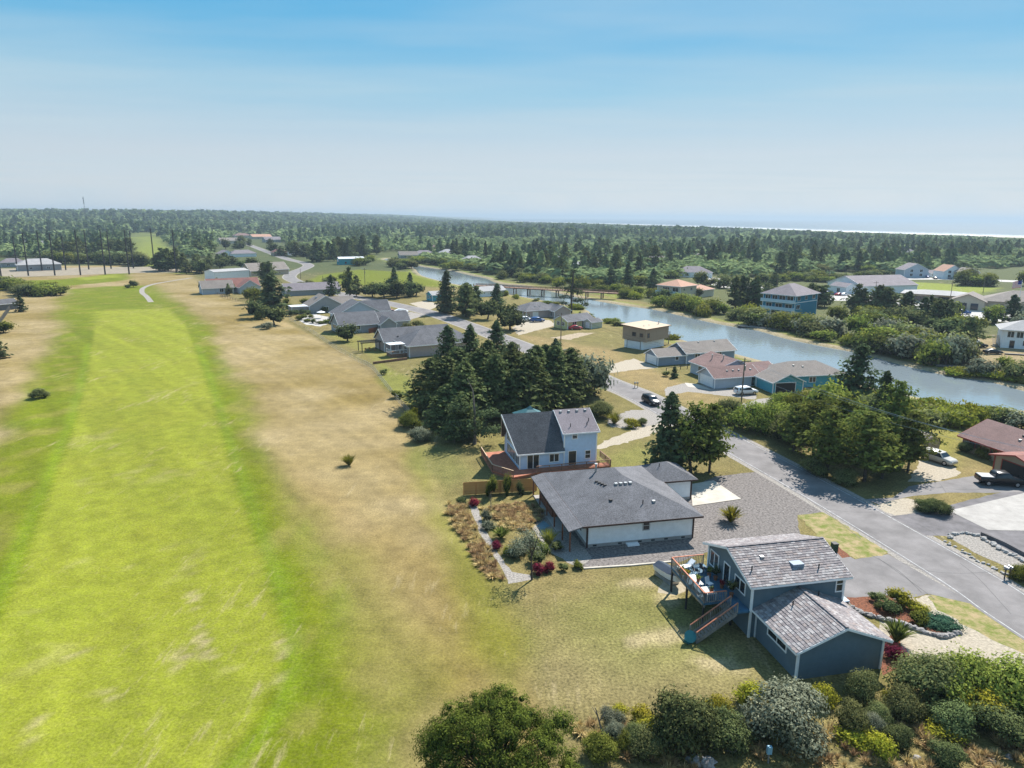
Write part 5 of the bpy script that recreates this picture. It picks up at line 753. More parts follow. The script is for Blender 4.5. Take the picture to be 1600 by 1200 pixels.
rb=thing('rock_border','row of grey rocks edging the red mulch bed','rock border'); L_=smooth(GP([(1330,950),(1360,964),(1395,972),(1420,980),(1455,992),(1478,995),(1497,990)]),7); rg=random.Random(9)
for p in L_: s=rg.uniform(.16,.34); b=MB().ell((0,0,s*.4),(s*1.2,s,s*.75),7,5,.25,rg.randrange(999)); o=b.build('rock',M['rock'],rb); o.location=(p[0]+rg.uniform(-.12,.12),p[1]+rg.uniform(-.12,.12),0)
rb=thing('pale_rock_wall','pale stone edging and low dark wall beside the neighbour drive','wall'); L_=smooth(GP([(1480,840),(1500,834),(1530,838),(1545,848),(1570,862),(1600,878),(1630,893)]),8)
for p in L_: s=rg.uniform(.15,.3); b=MB().ell((0,0,s*.5),(s*1.2,s,s*.7),7,5,.25,rg.randrange(999)); o=b.build('stone',mat('pale_stone',(.36,.34,.32),.9) if 'ps' not in M else M['ps'],rb); M['ps']=o.data.materials[0]; o.location=(p[0]+rg.uniform(-.25,.25),p[1]+rg.uniform(-.25,.25),0)
b=MB(); a=GP([(1533,836),(1570,852),(1600,868),(1640,888)])
for p,q in zip(a[:-1],a[1:]): b.beam((*p,.2),(*q,.2),.25,.42)
b.build('retaining_wall',M['asphaltdark'],rb)
se=thing('stone_edging','scattered pale stones lining the road edge opposite the slate house','rock border'); L_=smooth(GP([(1480,848),(1510,866),(1545,885),(1575,900)]),8)
for p in L_: s=rg.uniform(.1,.22); b=MB().ell((0,0,s*.4),(s*1.2,s,s*.6),6,4,.25,rg.randrange(999)); o=b.build('stone',M['ps'],se); o.location=(p[0]+rg.uniform(-.3,.3),p[1]+rg.uniform(-.3,.3),0)
hd=[(1444,798,1.4,2.6),(1468,803,1.5,2.8),(1455,795,1.2,2.0)]
for i,(px,py,h,w) in enumerate(hd): plant('darkbush',G(px,py),h,w,['low dark juniper at the left end of the drive hedge','largest dark juniper lump of the drive hedge','rear juniper lump of the drive hedge'][i],'hedge_bush','hedge')
plant('shrub_hi',G(1596,905),1.6,2.4,'bright green shrub beside the mailbox','roadside_shrub','shrub',i=1)
plant('shrub_hi',G(1508,706),1.7,2.6,'white-flowering shrub left of its pair at the ranch house','flowering_shrub','shrub',i=0); plant('shrub_hi',G(1538,715),1.7,2.6,'green shrub right of its pair at the ranch house','flowering_shrub','shrub',i=1)
# --- fairway bushes and trees
plant('shrub_hi',G(62,622),1.9,3.6,'lone grey-green bush on the left rough','rough_bush','bush',i=2); plant('plume',G(546,727),1.7,2.0,'lone pale tussock bush in the dry rough','tussock','bush'); plant('round_mid',G(209,449),3.4,4.2,'small dark windswept tree on the tee','small_tree','tree'); plant('round_mid',G(200,450),1.8,3.6,'low dark bush joined to the tee tree','small_bush','bush')
plant('round_mid',G(402,497),6.2,11,'leaning flat-topped pine left of its twin in the dry rough','flat_topped_pine','tree',i=0,wy=7); plant('round_mid',G(429,508),6.2,8.6,'flat-topped pine right of its twin in the dry rough','flat_topped_pine','tree',i=1); plant('shrub_mid',G(407,499),2.6,4.5,'bright green bush between the two flat-topped pines','rough_bush','bush',i=2); plant('silver_mid',G(417,514),2.2,4.2,'pale round bush below the flat-topped pines','rough_bush','bush')
plant('spruce_mid',G(428,487),14.3,12,'big spruce behind the flat-topped pines','spruce_tree','tree',i=0); plant('spruce_mid',G(421,480),10,9,'smaller spruce merging with the big one by the pines','spruce_tree','tree',i=2); plant('green_mid',G(397,475),7,8,'round green tree left of the big spruce','round_tree','tree')
plant('spruce_mid',G(518,463),9.5,6.5,'spruce on the inside of the road curve, left of the pair','spruce_tree','tree'); plant('pine_mid',G(546,464),13,8,'taller pine on the inside of the road curve','pine_tree','tree'); plant('pine_mid',G(557,463),9,7,'shorter pine leaning on the taller one in the road curve','pine_tree','tree'); plant('round_mid',G(543,533),5,6.5,'lone orange-tinged garden tree by the fairway fence','garden_tree','tree',i=2)
for i,(px,py,h,w) in enumerate([(582,464,6.5,9),(600,466,7,10),(620,466,7.5,10),(638,464,7,9),(650,462,5.5,8),(610,458,7,9)]): plant('round_mid',G(px,py),h,w,'rounded dark shrub of the dense clump inside the road bend','dense_shrub','shrub','dark shrub clump in the road bend',i=i)
plant('spruce_mid',G(616,462),13,8,'palm-like dark spruce rising from the clump in the road bend','spruce_tree','tree'); plant('spruce_mid',G(642,460),10,7,'shorter spruce at the right of the road-bend clump','spruce_tree','tree')
for k,px,py,h,w,l in [('spruce',698,489,16,12,'tallest spruce of the roadside group beside the turquoise cottage'),('pine_mid',728,495,12,11,'broad dark pine between roadside spruces'),('pine_mid',745,490,10,9,'ragged pine at the right of the tall roadside spruce'),('spruce',776,488,11,9,'conical spruce right of the roadside group'),('round_mid',762,499,7,8,'small broad tree with visible stem left of the round tree'),('round_mid',797,515,8.2,10.5,'dense round dark tree on the road edge by parked cars'),('green_mid',726,466,6,7,'pale green tree behind the tall roadside spruces'),('spruce_mid',906,500,3,2.5,'small dark conifer behind the shed'),('round_mid',878,507,3,4,'shrub at the left wall of the yellow cottage'),('spruce_mid',868,556,4.6,4.2,'small pointed cypress on the near road edge')]: plant(k,G(px,py),h,w,l,'roadside_tree','tree')
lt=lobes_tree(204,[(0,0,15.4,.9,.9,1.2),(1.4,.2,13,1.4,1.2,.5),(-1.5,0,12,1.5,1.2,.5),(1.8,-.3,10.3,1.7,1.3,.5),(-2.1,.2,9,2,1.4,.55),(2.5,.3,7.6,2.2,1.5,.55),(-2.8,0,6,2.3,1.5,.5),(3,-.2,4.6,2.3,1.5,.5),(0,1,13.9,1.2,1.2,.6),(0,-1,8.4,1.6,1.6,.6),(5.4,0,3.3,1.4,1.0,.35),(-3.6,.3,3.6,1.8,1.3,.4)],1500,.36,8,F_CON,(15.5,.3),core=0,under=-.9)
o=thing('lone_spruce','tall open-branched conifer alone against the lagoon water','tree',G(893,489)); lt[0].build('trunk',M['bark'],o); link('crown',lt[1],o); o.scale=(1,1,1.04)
# grove behind the chalet
GV=[(702,606,13.4,9,'spruce'),(735,596,12.6,9,'spruce'),(777,584,12.4,9.5,'spruce'),(676,636,10.5,10,'grove'),(700,648,12,11,'grove'),(728,664,12.5,11,'grove'),(752,642,13,11,'grove'),(776,652,13,11,'grove'),(800,642,13,11,'grove'),(822,650,13,11,'grove'),(838,634,13,11,'grove'),(866,632,13,11,'grove'),(890,628,12,10,'grove'),(800,615,12,9,'grove'),(850,612,11,9,'grove'),(762,612,12,9,'grove'),(716,626,12,9,'grove'),(700,672,9,8,'grove'),(722,686,8.5,8,'grove')]
nm_=['leftmost of the three tall spruces behind the grove','middle of the three tall spruces behind the grove','rightmost of the three tall spruces behind the grove']
for i,(px,py,h,w,k) in enumerate(GV): plant(k,G(px,py),h*(.9 if i>2 else 1),w,nm_[i] if i<3 else 'dark conifer of the dense grove behind the light blue chalet','grove_conifer','tree',None if i<3 else 'dense conifer grove behind the chalet')
dt=thing('half_dead_conifer','half-bare conifer with pale stem at the near edge of the grove','tree',G(742,694)); b=MB().tube([(0,0,0),(0,0,5),(-.3,0,9),(-1.2,0,11)],[.28,.2,.1,.03],7); b.build('trunk',M['bark2'],dt); link('crown',lobes_tree(9,[(-2.4,.2,6.2,2,1.6,.5),(1.8,0,5.2,2,1.5,.5),(-1,-.6,3.4,2.4,1.8,.6),(2,-.5,2.4,2,1.6,.5),(-2.6,-.4,2.0,2,1.4,.5)],2600,.2,10,F_CON,core=0,under=-.9)[1],dt)
plant('silver_mid',G(928,618),8,8.5,'pale grey-green broadleaf tree at the right end of the grove','broadleaf_tree','tree'); plant('silver_mid',G(912,608),7,7,'second pale broadleaf crown tucked behind the grove end','broadleaf_tree','tree')
for k,px,py,h,w,l in [('shrub_hi',938,652,3,4.5,'grey-green bush right of the chalet roof'),('plume',960,662,2,3,'yellow-green tussock right of the chalet'),('gorse',985,668,1.6,3,'scrubby golden bush on the lane edge'),('shrub_hi',1003,664,1.3,2.2,'small green bush by the lane'),('silver',655,690,2.4,3.5,'pale bush at the fence end below the grove'),('shrub_hi',640,668,3.0,4.0,'dark bush at the end of the wire fence'),('gorse',648,655,2,3,'golden bush beside the wire fence end'),('smallbush',600,585,1.2,2,'bush on the wire fence line nearest the pergola'),('smallbush',620,622,1.6,2.6,'bush on the wire fence line near the grove')]: plant(k,G(px,py),h,w,l,'bush','bush')
for k,px,py,h,w,l,i in [('spruce',1044,738,11.8,7.5,'pointed blue-green spruce left of the three beside the white house garage',1),('shorepine',1080,742,10.6,7,'middle pine of the three beside the white house garage',0),('pine_hi',1108,738,10.2,6.5,'right pine of the three beside the road',1)]: plant(k,G(px,py),h,w,l,'roadside_conifer','tree',i=i)
# wood between road and lagoon
for k,px,py,h,w,l in [('spruce',1333,642,13,12,'broad tall spruce rising above the wood before the lagoon'),('pine_hi',1292,742,9.5,7.5,'open pine at the road edge in the middle of the wood'),('pine_hi',1270,715,9,7,'pine left of the open road-edge pine'),('pine_hi',1350,752,9.8,8,'pine casting its shadow on the road'),('pine_hi',1312,710,9,7.5,'pine behind the road-edge pines'),('pine_hi',1392,722,12.5,8,'tall dark pine near the pale SUV'),('spruce',1375,700,12.5,7,'narrow dark spruce behind the tall pine'),('pine_hi',1418,738,9,7,'thin pine nearest the pale SUV'),('shrub_hi',1140,660,4.2,5,'round dark bush around the utility pole foot'),('shrub_hi',1178,672,4.9,8,'large rounded bush at the left end of the wood'),('shrub_hi',1212,676,5.2,8,'large olive bush behind the power lines'),('shrub_hi',1236,690,5,7,'dense bush at the road edge of the wood'),('shrub_hi',1225,640,3.3,7,'pale flowering bush behind the turquoise garage'),('shrub_hi',1258,650,5,8,'mid-green tree in the middle of the wood'),('green_mid',1290,665,7.5,8,'bright green tree left of the broad spruce'),('green_mid',1318,680,7,8,'green tree under the broad spruce'),('pine_hi',1240,705,7.5,6.5,'small pine at the left road edge of the wood'),('shrub_hi',1300,650,5,8,'bush at the lagoon side of the wood'),('shrub_hi',1360,660,5,7,'bush right of the broad spruce'),('pine_hi',1330,722,8,7,'shaded pine inside the wood'),('pine_hi',1378,748,6.5,6,'small pine at the right end of the roadside wood'),('shrub_hi',1270,740,2.4,4,'low bush on the road verge below the pines'),('shrub_hi',1320,755,2,4,'low bush on the verge before the shadow'),('green_mid',1405,690,4.5,7,'green bush behind the barrel shed'),('shrub_mid',1440,680,4,7,'willow bush between barrel shed and lagoon'),('silver_mid',1595,672,3.2,6,'pale bush behind the ranch house roof'),('shrub_mid',1570,665,3,6,'green bush beyond the ranch house')]: plant(k,G(px,py),h,w,l,'wood_tree' if h>6 else 'wood_bush','tree' if h>6 else 'bush')
for i in range(46):
    t=i/45; px=1352+t*215+RG.uniform(-8,8); py=622+t*32+RG.uniform(0,34)*(1-.4*t)
    if px>1490 and py>660: py=655
    plant(('marsh','marsh','shrub_mid')[i%3],G(px,py),RG.uniform(1,2.4),RG.uniform(4,7),'low yellow-green marsh shrub on the near lagoon bank','marsh_shrub','shrub','marsh shrubs along the near lagoon bank')
plant('spruce_mid',G(1054,590),2.6,2.6,'tiny cone-shaped conifer on the lawn by the wooden rail','small_conifer','tree'); plant('smallbush',G(1041,588),1.2,2,'tiny dark bush left of the cone-shaped conifer','small_bush','bush'); plant('round_mid',G(870,546),2.2,3.2,'small round bush at the foot of the roadside pole','small_bush','bush')
# far bank belts: individuals in loops
def belt(line,n,keys,h,w,label,group,name,cat,spread=5,seed=1):
    rg=random.Random(seed); L=smooth(GP(line),8)
    for i in range(n):
        p=L[rg.randrange(len(L))]; p=(p[0]+rg.uniform(-spread,spread),p[1]+rg.uniform(-spread,spread)*.8)
        if sdf(LAG,np.array([p[0]]),np.array([p[1]]))[0]<2: continue
        k=keys[rg.randrange(len(keys))]; plant(k,p,rg.uniform(*h),rg.uniform(*w),label,name,cat,group)
belt([(1040,481),(1070,483),(1100,490)],12,['shrub_mid','shrub_mid','green_mid'],(4,6),(7,10),'rounded willow on the bank below the salmon-roofed building','willows below the salmon-roofed building','willow_bush','bush',6,1)
belt([(1110,493),(1150,498),(1180,500)],12,['shrub_mid','green_mid','marsh'],(2.5,4.5),(5,8),'light green bush between the salmon-roofed and teal buildings','bushes left of the teal house','bank_bush','bush',5,2)
belt([(1195,508),(1230,514),(1270,520),(1300,528)],20,['shrub_mid','silver_mid','shrub_mid'],(4,5.5),(7,10),'grey-green willow on the bank before the teal house','willows before the teal house','willow_bush','bush',5,3)
belt([(1300,532),(1340,540),(1360,545)],12,['marsh','green_mid','shrub_mid'],(2,4),(5,8),'low bright bush on the bank right of the teal house','low bushes on the far bank','bank_bush','bush',4,4)
belt([(1350,532),(1380,545),(1420,556),(1450,560),(1470,566)],26,['shrub_mid','silver_mid','green_mid'],(5,7.5),(8,12),'large round willow of the thicket on the far bank','far bank willow thicket','willow_bush','bush',7,5)
belt([(1330,500),(1380,508),(1430,515),(1480,520),(1500,500)],24,['shrub_mid','round_mid','green_mid'],(4,6),(7,10),'bush in the scrub before the parking lots','scrub before the parking lots','scrub_bush','bush',9,6)
belt([(1345,492),(1380,496),(1410,500)],13,['pine_mid','spruce_mid'],(9,12),(8,10),'dark pine of the clump before the white hall','pine clump before the white hall','pine_tree','tree',6,7)
belt([(1440,510),(1470,515),(1490,520)],9,['pine_mid','spruce_mid'],(8,11),(7,9),'dark conifer of the clump before the parked blue pickup','conifers before the parking lot','pine_tree','tree',5,8)
belt([(1148,480),(1178,483)],5,['pine_mid','spruce_mid'],(10,13),(8,10),'dark pine between salmon-roofed and teal buildings','pines left of the teal house','pine_tree','tree',4,9)
belt([(1270,480),(1290,478)],4,['pine_mid'],(8,11),(7,9),'flat-branched pine at the right wall of the teal house','pines right of the teal house','pine_tree','tree',4,10)
for k,px,py,h,w,l in [('pine_mid',1208,450,8,7,'small dark pine behind the teal house roof'),('round_mid',1035,470,5,7,'dark bush at the left of the salmon-roofed building'),('round_mid',1088,466,5,6,'round bush against the salmon-roofed building'),('spruce_mid',1020,450,10,9,'dark conifer left behind the salmon-roofed building'),('pine_mid',1512,548,9,9,'leaning pine with bare stem beside the white trailer'),('silver_mid',1532,588,4,6,'grey bush on the bank before the white stair house'),('shrub_mid',1567,584,4,6,'dark bush on the bank before the white stair house'),('shrub_mid',1590,595,4.5,8,'bush at the right edge of the far bank'),('green_mid',1550,505,6,9,'tree before the gabled clinic'),('spruce_mid',1580,505,10,8,'dark tree beside the flagpole'),('silver_mid',1600,515,6,9,'pale tree at the right edge above the white house')]: plant(k,G(px,py),h,w,l,'bank_tree','tree')
for i in range(30):
    t=RG.random(); px=1480+t*130; py=586+t*17+RG.uniform(-7,-3); plant('marsh',G(px,py),RG.uniform(.8,1.4),RG.uniform(3,6),'bright reed clump on the far bank by the white stair house','reed_clump','plant','reeds on the far bank')
belt([(650,411),(690,415),(730,425)],26,['shrub_mid','green_mid','round_mid'],(4,6),(8,12),'bush along the upper lagoon far bank','bushes on the upper far bank','bank_bush','bush',8,11); belt([(560,415),(600,409),(640,421),(630,417)],18,['shrub_mid','round_mid'],(4,6),(8,12),'bush on the near bank of the upper lagoon','bushes on the upper near bank','bank_bush','bush',7,12)
belt([(780,436),(830,440),(880,446),(930,452),(980,462),(1010,468)],30,['shrub_mid','green_mid','marsh'],(2.5,5),(6,10),'low bush on the far bank beyond the bridge','bushes beyond the bridge','bank_bush','bush',7,13)
belt([(500,441),(540,436),(480,446)],8,['shrub_mid'],(1.5,3),(4,7),'small bush on the inner verge of the road curve','verge bushes in the road curve','verge_bush','bush',4,14)
belt([(300,428),(330,420),(360,415),(392,425)],16,['pine_mid','round_mid'],(6,10),(7,10),'dark pine of the row behind the white shed','pines behind the white shed','pine_tree','tree',6,15); belt([(415,440),(425,437)],4,['pine_mid'],(9,11),(8,9),'dark pine standing before the long taupe house','pines before the taupe house','pine_tree','tree',2,16)
belt([(-20,448),(20,452),(60,458),(75,462)],34,['shrub_mid','green_mid','round_mid'],(3.5,5.5),(7,10),'bush of the dense green scrub at the left edge','scrub at the left edge','scrub_bush','bush',7,17)
belt([(80,412),(130,412),(180,412),(225,416)],34,['round_mid','shrub_mid'],(6,9),(9,13),'bush of the green belt behind the range poles','green belt behind the range','belt_bush','bush',8,18); belt([(95,405),(120,403),(160,402),(195,402)],11,['pine_mid'],(12,17),(11,15),'tall dark pine behind the range poles','tall pines behind the range','pine_tree','tree',9,19)
belt([(252,424),(268,423),(300,425)],8,['pine_mid'],(10,15),(10,13),'open dark pine at the right end of the range poles','pines at the range end','pine_tree','tree',5,20)
belt([(320,400),(350,392),(380,385),(470,402),(480,395)],26,['pine_mid','round_mid','spruce_mid'],(8,14),(9,13),'dark tree among the houses far up the road','trees far up the road','village_tree','tree',14,21); belt([(500,409),(545,402),(575,398)],16,['pine_mid','spruce_mid'],(14,19),(11,14),'tall dark tree behind the teal barn','tall trees behind the teal barn','pine_tree','tree',9,22)
belt([(1196,441),(1240,438),(1285,441)],16,['shrub_mid','green_mid'],(3,5),(7,11),'rounded hedge shrub behind the teal house and lots','shrubs behind the parking lots','hedge_shrub','shrub',6,41); belt([(1300,440),(1345,436),(1395,434)],16,['shrub_mid','round_mid'],(3.5,5),(8,12),'hedge shrub behind the white hall','hedge behind the white hall','hedge_shrub','shrub',6,42)
belt([(1520,447),(1560,444),(1610,446)],12,['green_mid','spruce_mid','shrub_mid'],(4,9),(8,11),'tree or shrub behind the gabled clinic','trees behind the clinic','clinic_tree','tree',8,43); belt([(1108,445),(1140,452),(1200,458)],9,['pine_mid','shrub_mid'],(4,8),(6,9),'dark pine at the edge of the pale parking lot','pines at the parking lot','lot_tree','tree',5,44)
belt([(922,496),(960,506),(1000,517),(1050,531)],26,['marsh','marsh','shrub_mid'],(.7,1.6),(2.5,5),'low reedy shrub on the near bank behind the yellow cottage','reedy shrubs on the near bank','reed_shrub','shrub',2.5,51); belt([(748,456),(790,463),(850,474),(905,484)],18,['marsh','shrub_mid'],(1,2.2),(3,6),'bank shrub behind the grey-roofed house','shrubs behind the grey-roofed house','bank_shrub','shrub',3,52); belt([(1240,580),(1290,592),(1345,604)],14,['marsh','shrub_mid'],(1.2,2.6),(4,7),'bank shrub behind the turquoise house','shrubs behind the turquoise house','bank_shrub','shrub',3,53)
belt([(445,478),(470,484),(520,484),(560,488),(600,500),(640,520),(660,535)],26,['shrub_mid','round_mid','green_mid'],(1.5,3.2),(2.5,5),'garden bush between the houses backing onto the fairway','garden bushes along the house row','garden_bush','bush',9,31)
belt([(330,446),(345,452),(370,462),(400,465)],12,['round_mid','pine_mid'],(2.5,5),(3,5),'small dark tree in the garden of the red-roofed house','garden trees by the red-roofed house','garden_tree','tree',4,32)
plant('spruce_mid',G(34,487),6,5,'small dark tree before the grey garage at the left edge','small_tree','tree'); plant('shrub_mid',G(6,520),3.5,6,'leafy bush at the left edge beside the board fence','edge_bush','bush'); plant('spruce_mid',G(-3,560),6,7,'dark branch tips of a tree entering at the left edge','edge_tree','tree')
# conifers and scrub beyond the lagoon: the largest as individuals
FOREST_KEEP=[]; rg=random.Random(50); cnt=0
COR=GP([(208,367),(238,367),(272,395),(300,430),(255,430),(212,426),(212,398)]); VIL=GP([(322,398),(345,378),(372,366),(430,372),(470,392),(520,400),(520,420),(440,445),(330,425)]); LOTS=GP([(1030,440),(1100,428),(1190,442),(1290,443),(1400,430),(1640,434),(1640,520),(1280,475),(1100,470)]); LAGW=GP([(590,408),(640,400),(760,420),(1000,466),(1000,490),(800,475),(600,425)])
def blocked(x,y,pad=0):
    a=np.array([x]); b_=np.array([y])
    for P,q in((COR,6),(VIL,0),(LOTS,0),(LAG,14),(LAG3,5)):
        if sdf(P,a,b_)[0]<q: return True
    for hx,hy in HSPOT:
        if -5<x-hx<20 and -26<y-hy<10: return True
    return False
BELT=GP([(700,418),(760,428),(830,440),(900,450),(980,458),(1050,440),(1130,428),(1200,432),(1290,436),(1400,424),(1500,412),(1640,415),(1640,392),(1300,392),(1000,396),(700,398)])
bx=[p[0] for p in BELT]; by=[p[1] for p in BELT]
spots=[]
while len(spots)<400:
    x,y=rg.uniform(min(bx),max(bx)),rg.uniform(min(by),max(by)); 
    if sdf(BELT,np.array([x]),np.array([y]))[0]>0 or blocked(x,y) or any((x-a)**2+(y-b_)**2<36 for a,b_ in spots): continue
    spots.append((x,y))
for x,y in spots:
    if rg.random()<.5: plant(['spruce_mid','pine_mid'][rg.random()<.45],(x,y),rg.uniform(10,17),rg.uniform(8,12),'dark conifer in the belt beyond the lagoon','belt_conifer','tree','conifer belt beyond the lagoon')
    else: plant(rg.choice(['shrub_mid','green_mid','round_mid']),(x,y),rg.uniform(4,6),rg.uniform(9,14),'rounded scrub willow in the belt beyond the lagoon','belt_willow','bush','scrub willows beyond the lagoon')
# far forest: one uncountable mass, built of leaf-sized faces on every tree
def forest():
    RC=[c[0]/c[1] for c in COAST]; YC=[c[1] for c in COAST]
    rg=np.random.default_rng(8); VV=[]; TT=[]
    def tmpl(seed,n,size,kind):
        g=np.random.default_rng(seed); u=g.random(n)**1.1; a=g.random(n)*6.283
        if kind: r=.34*(1-u)**.7*(.5+.7*g.random(n)); z=.08+.92*u; N=np.stack([np.cos(a)*.7,np.sin(a)*.7,.7+0*a],-1)+g.normal(size=(n,3))*.35
        else: p=np.arcsin(u*.98); r=.55*np.cos(p)*(.7+.4*g.random(n)); z=.25+.7*u; N=np.stack([np.cos(a)*.8,np.sin(a)*.8,u*1.3],-1)+g.normal(size=(n,3))*.4
        C=np.stack([np.cos(a)*r,np.sin(a)*r,z],-1); S=size*(.7+.6*g.random(n)); return cards(C,N,S,.75,g),.15+.45*g.random(n)+.25*u  # tint rises with height: sunlit treetops painted into the colour
    def band(y0,y1,step,n,size,hs,shr):
        T1=[tmpl(s,n,size,1) for s in range(5)]; T0=[tmpl(s+9,n,size*1.25,0) for s in range(3)]; 
        gy=np.arange(y0,y1,step); P=[]
        for y in gy:
            x=np.arange(-.95*y-80,min(.95*y+80,1e9),step); P.append(np.stack([x,np.full_like(x,y)],-1))
        P=np.concatenate(P); P=P+rg.uniform(-.45,.45,P.shape)*step; X_,Y_=P[:,0],P[:,1]
        cx=np.interp(Y_,[c[1] for c in COAST],[c[0] for c in COAST]); ok=X_<cx-170-60*vnoise(X_,Y_,90,3)
        for Q,q in((COR,8),(VIL,0),(LOTS,0),(LAG,16),(LAG2,9),(LAG3,6)): ok&=sdf(Q,X_,Y_)>q
        near=GP([(-200,398),(90,404),(200,404),(240,412),(300,410),(340,396),(400,380),(480,396),(560,402),(604,399),(650,409),(700,416),(760,428),(860,440),(1000,452),(1050,436),(1290,436),(1640,414),(2000,420)]); ok&=Y_>np.interp(X_,[p[0] for p in near],[p[1] for p in near])
        for hx,hy in HSPOT: ok&=~((X_>hx-5)&(X_<hx+20)&(Y_>hy-28)&(Y_<hy+12))
        ok&=(vnoise(X_,Y_,60,21)+.4*vnoise(X_,Y_,23,22)>.52)|(Y_>1900)
        Dy=np.interp(X_/Y_,RC[::-1],YC[::-1]); hm=np.where(X_/Y_<RC[-1],99,CAM_H*(1-Y_/Dy)-1.2); ok&=hm>1.5; hm=hm[ok]; P=P[ok]; sh=(vnoise(P[:,0],P[:,1],75,5)+.5*rg.random(len(P)))<shr; z=hillz(P[:,0],P[:,1])
        for i,(x,y) in enumerate(P):
            c,tt=(T0[rg.integers(3)] if sh[i] else T1[rg.integers(5)]); h=min(rg.uniform(*hs)*(.5 if sh[i] else 1),hm[i]*rg.uniform(.75,1)); w=(h*(1.7 if sh[i] else .9)) if step<=15 else max(h*.9,step*.9); a=rg.random()*6.283; ca,sa=math.cos(a),math.sin(a)
            q=np.empty_like(c); q[...,0]=(c[...,0]*ca-c[...,1]*sa)*w+x; q[...,1]=(c[...,0]*sa+c[...,1]*ca)*w+y; q[...,2]=c[...,2]*h+z[i]; VV.append(q); TT.append(np.clip(tt*(.25+.8*rg.random())+(.3 if sh[i] else 0),0,1))
    band(330,720,8.5,60,.13,(9,16),1.02); band(720,1150,11.5,34,.17,(9,17),.95); band(1150,2000,16,16,.3,(10,20),.8); band(2000,4200,38,12,.34,(10,20),.4); band(4200,9000,90,10,.36,(12,18),.1)
    me=cards_mesh('forest',np.concatenate(VV),np.concatenate(TT),F_FAR); o=link('forest',me); o['kind']='stuff'; o['label']='far wooded plain reaching to the horizon and dunes'; o['category']='forest'; print('forest quads',len(me.polygons))
forest()
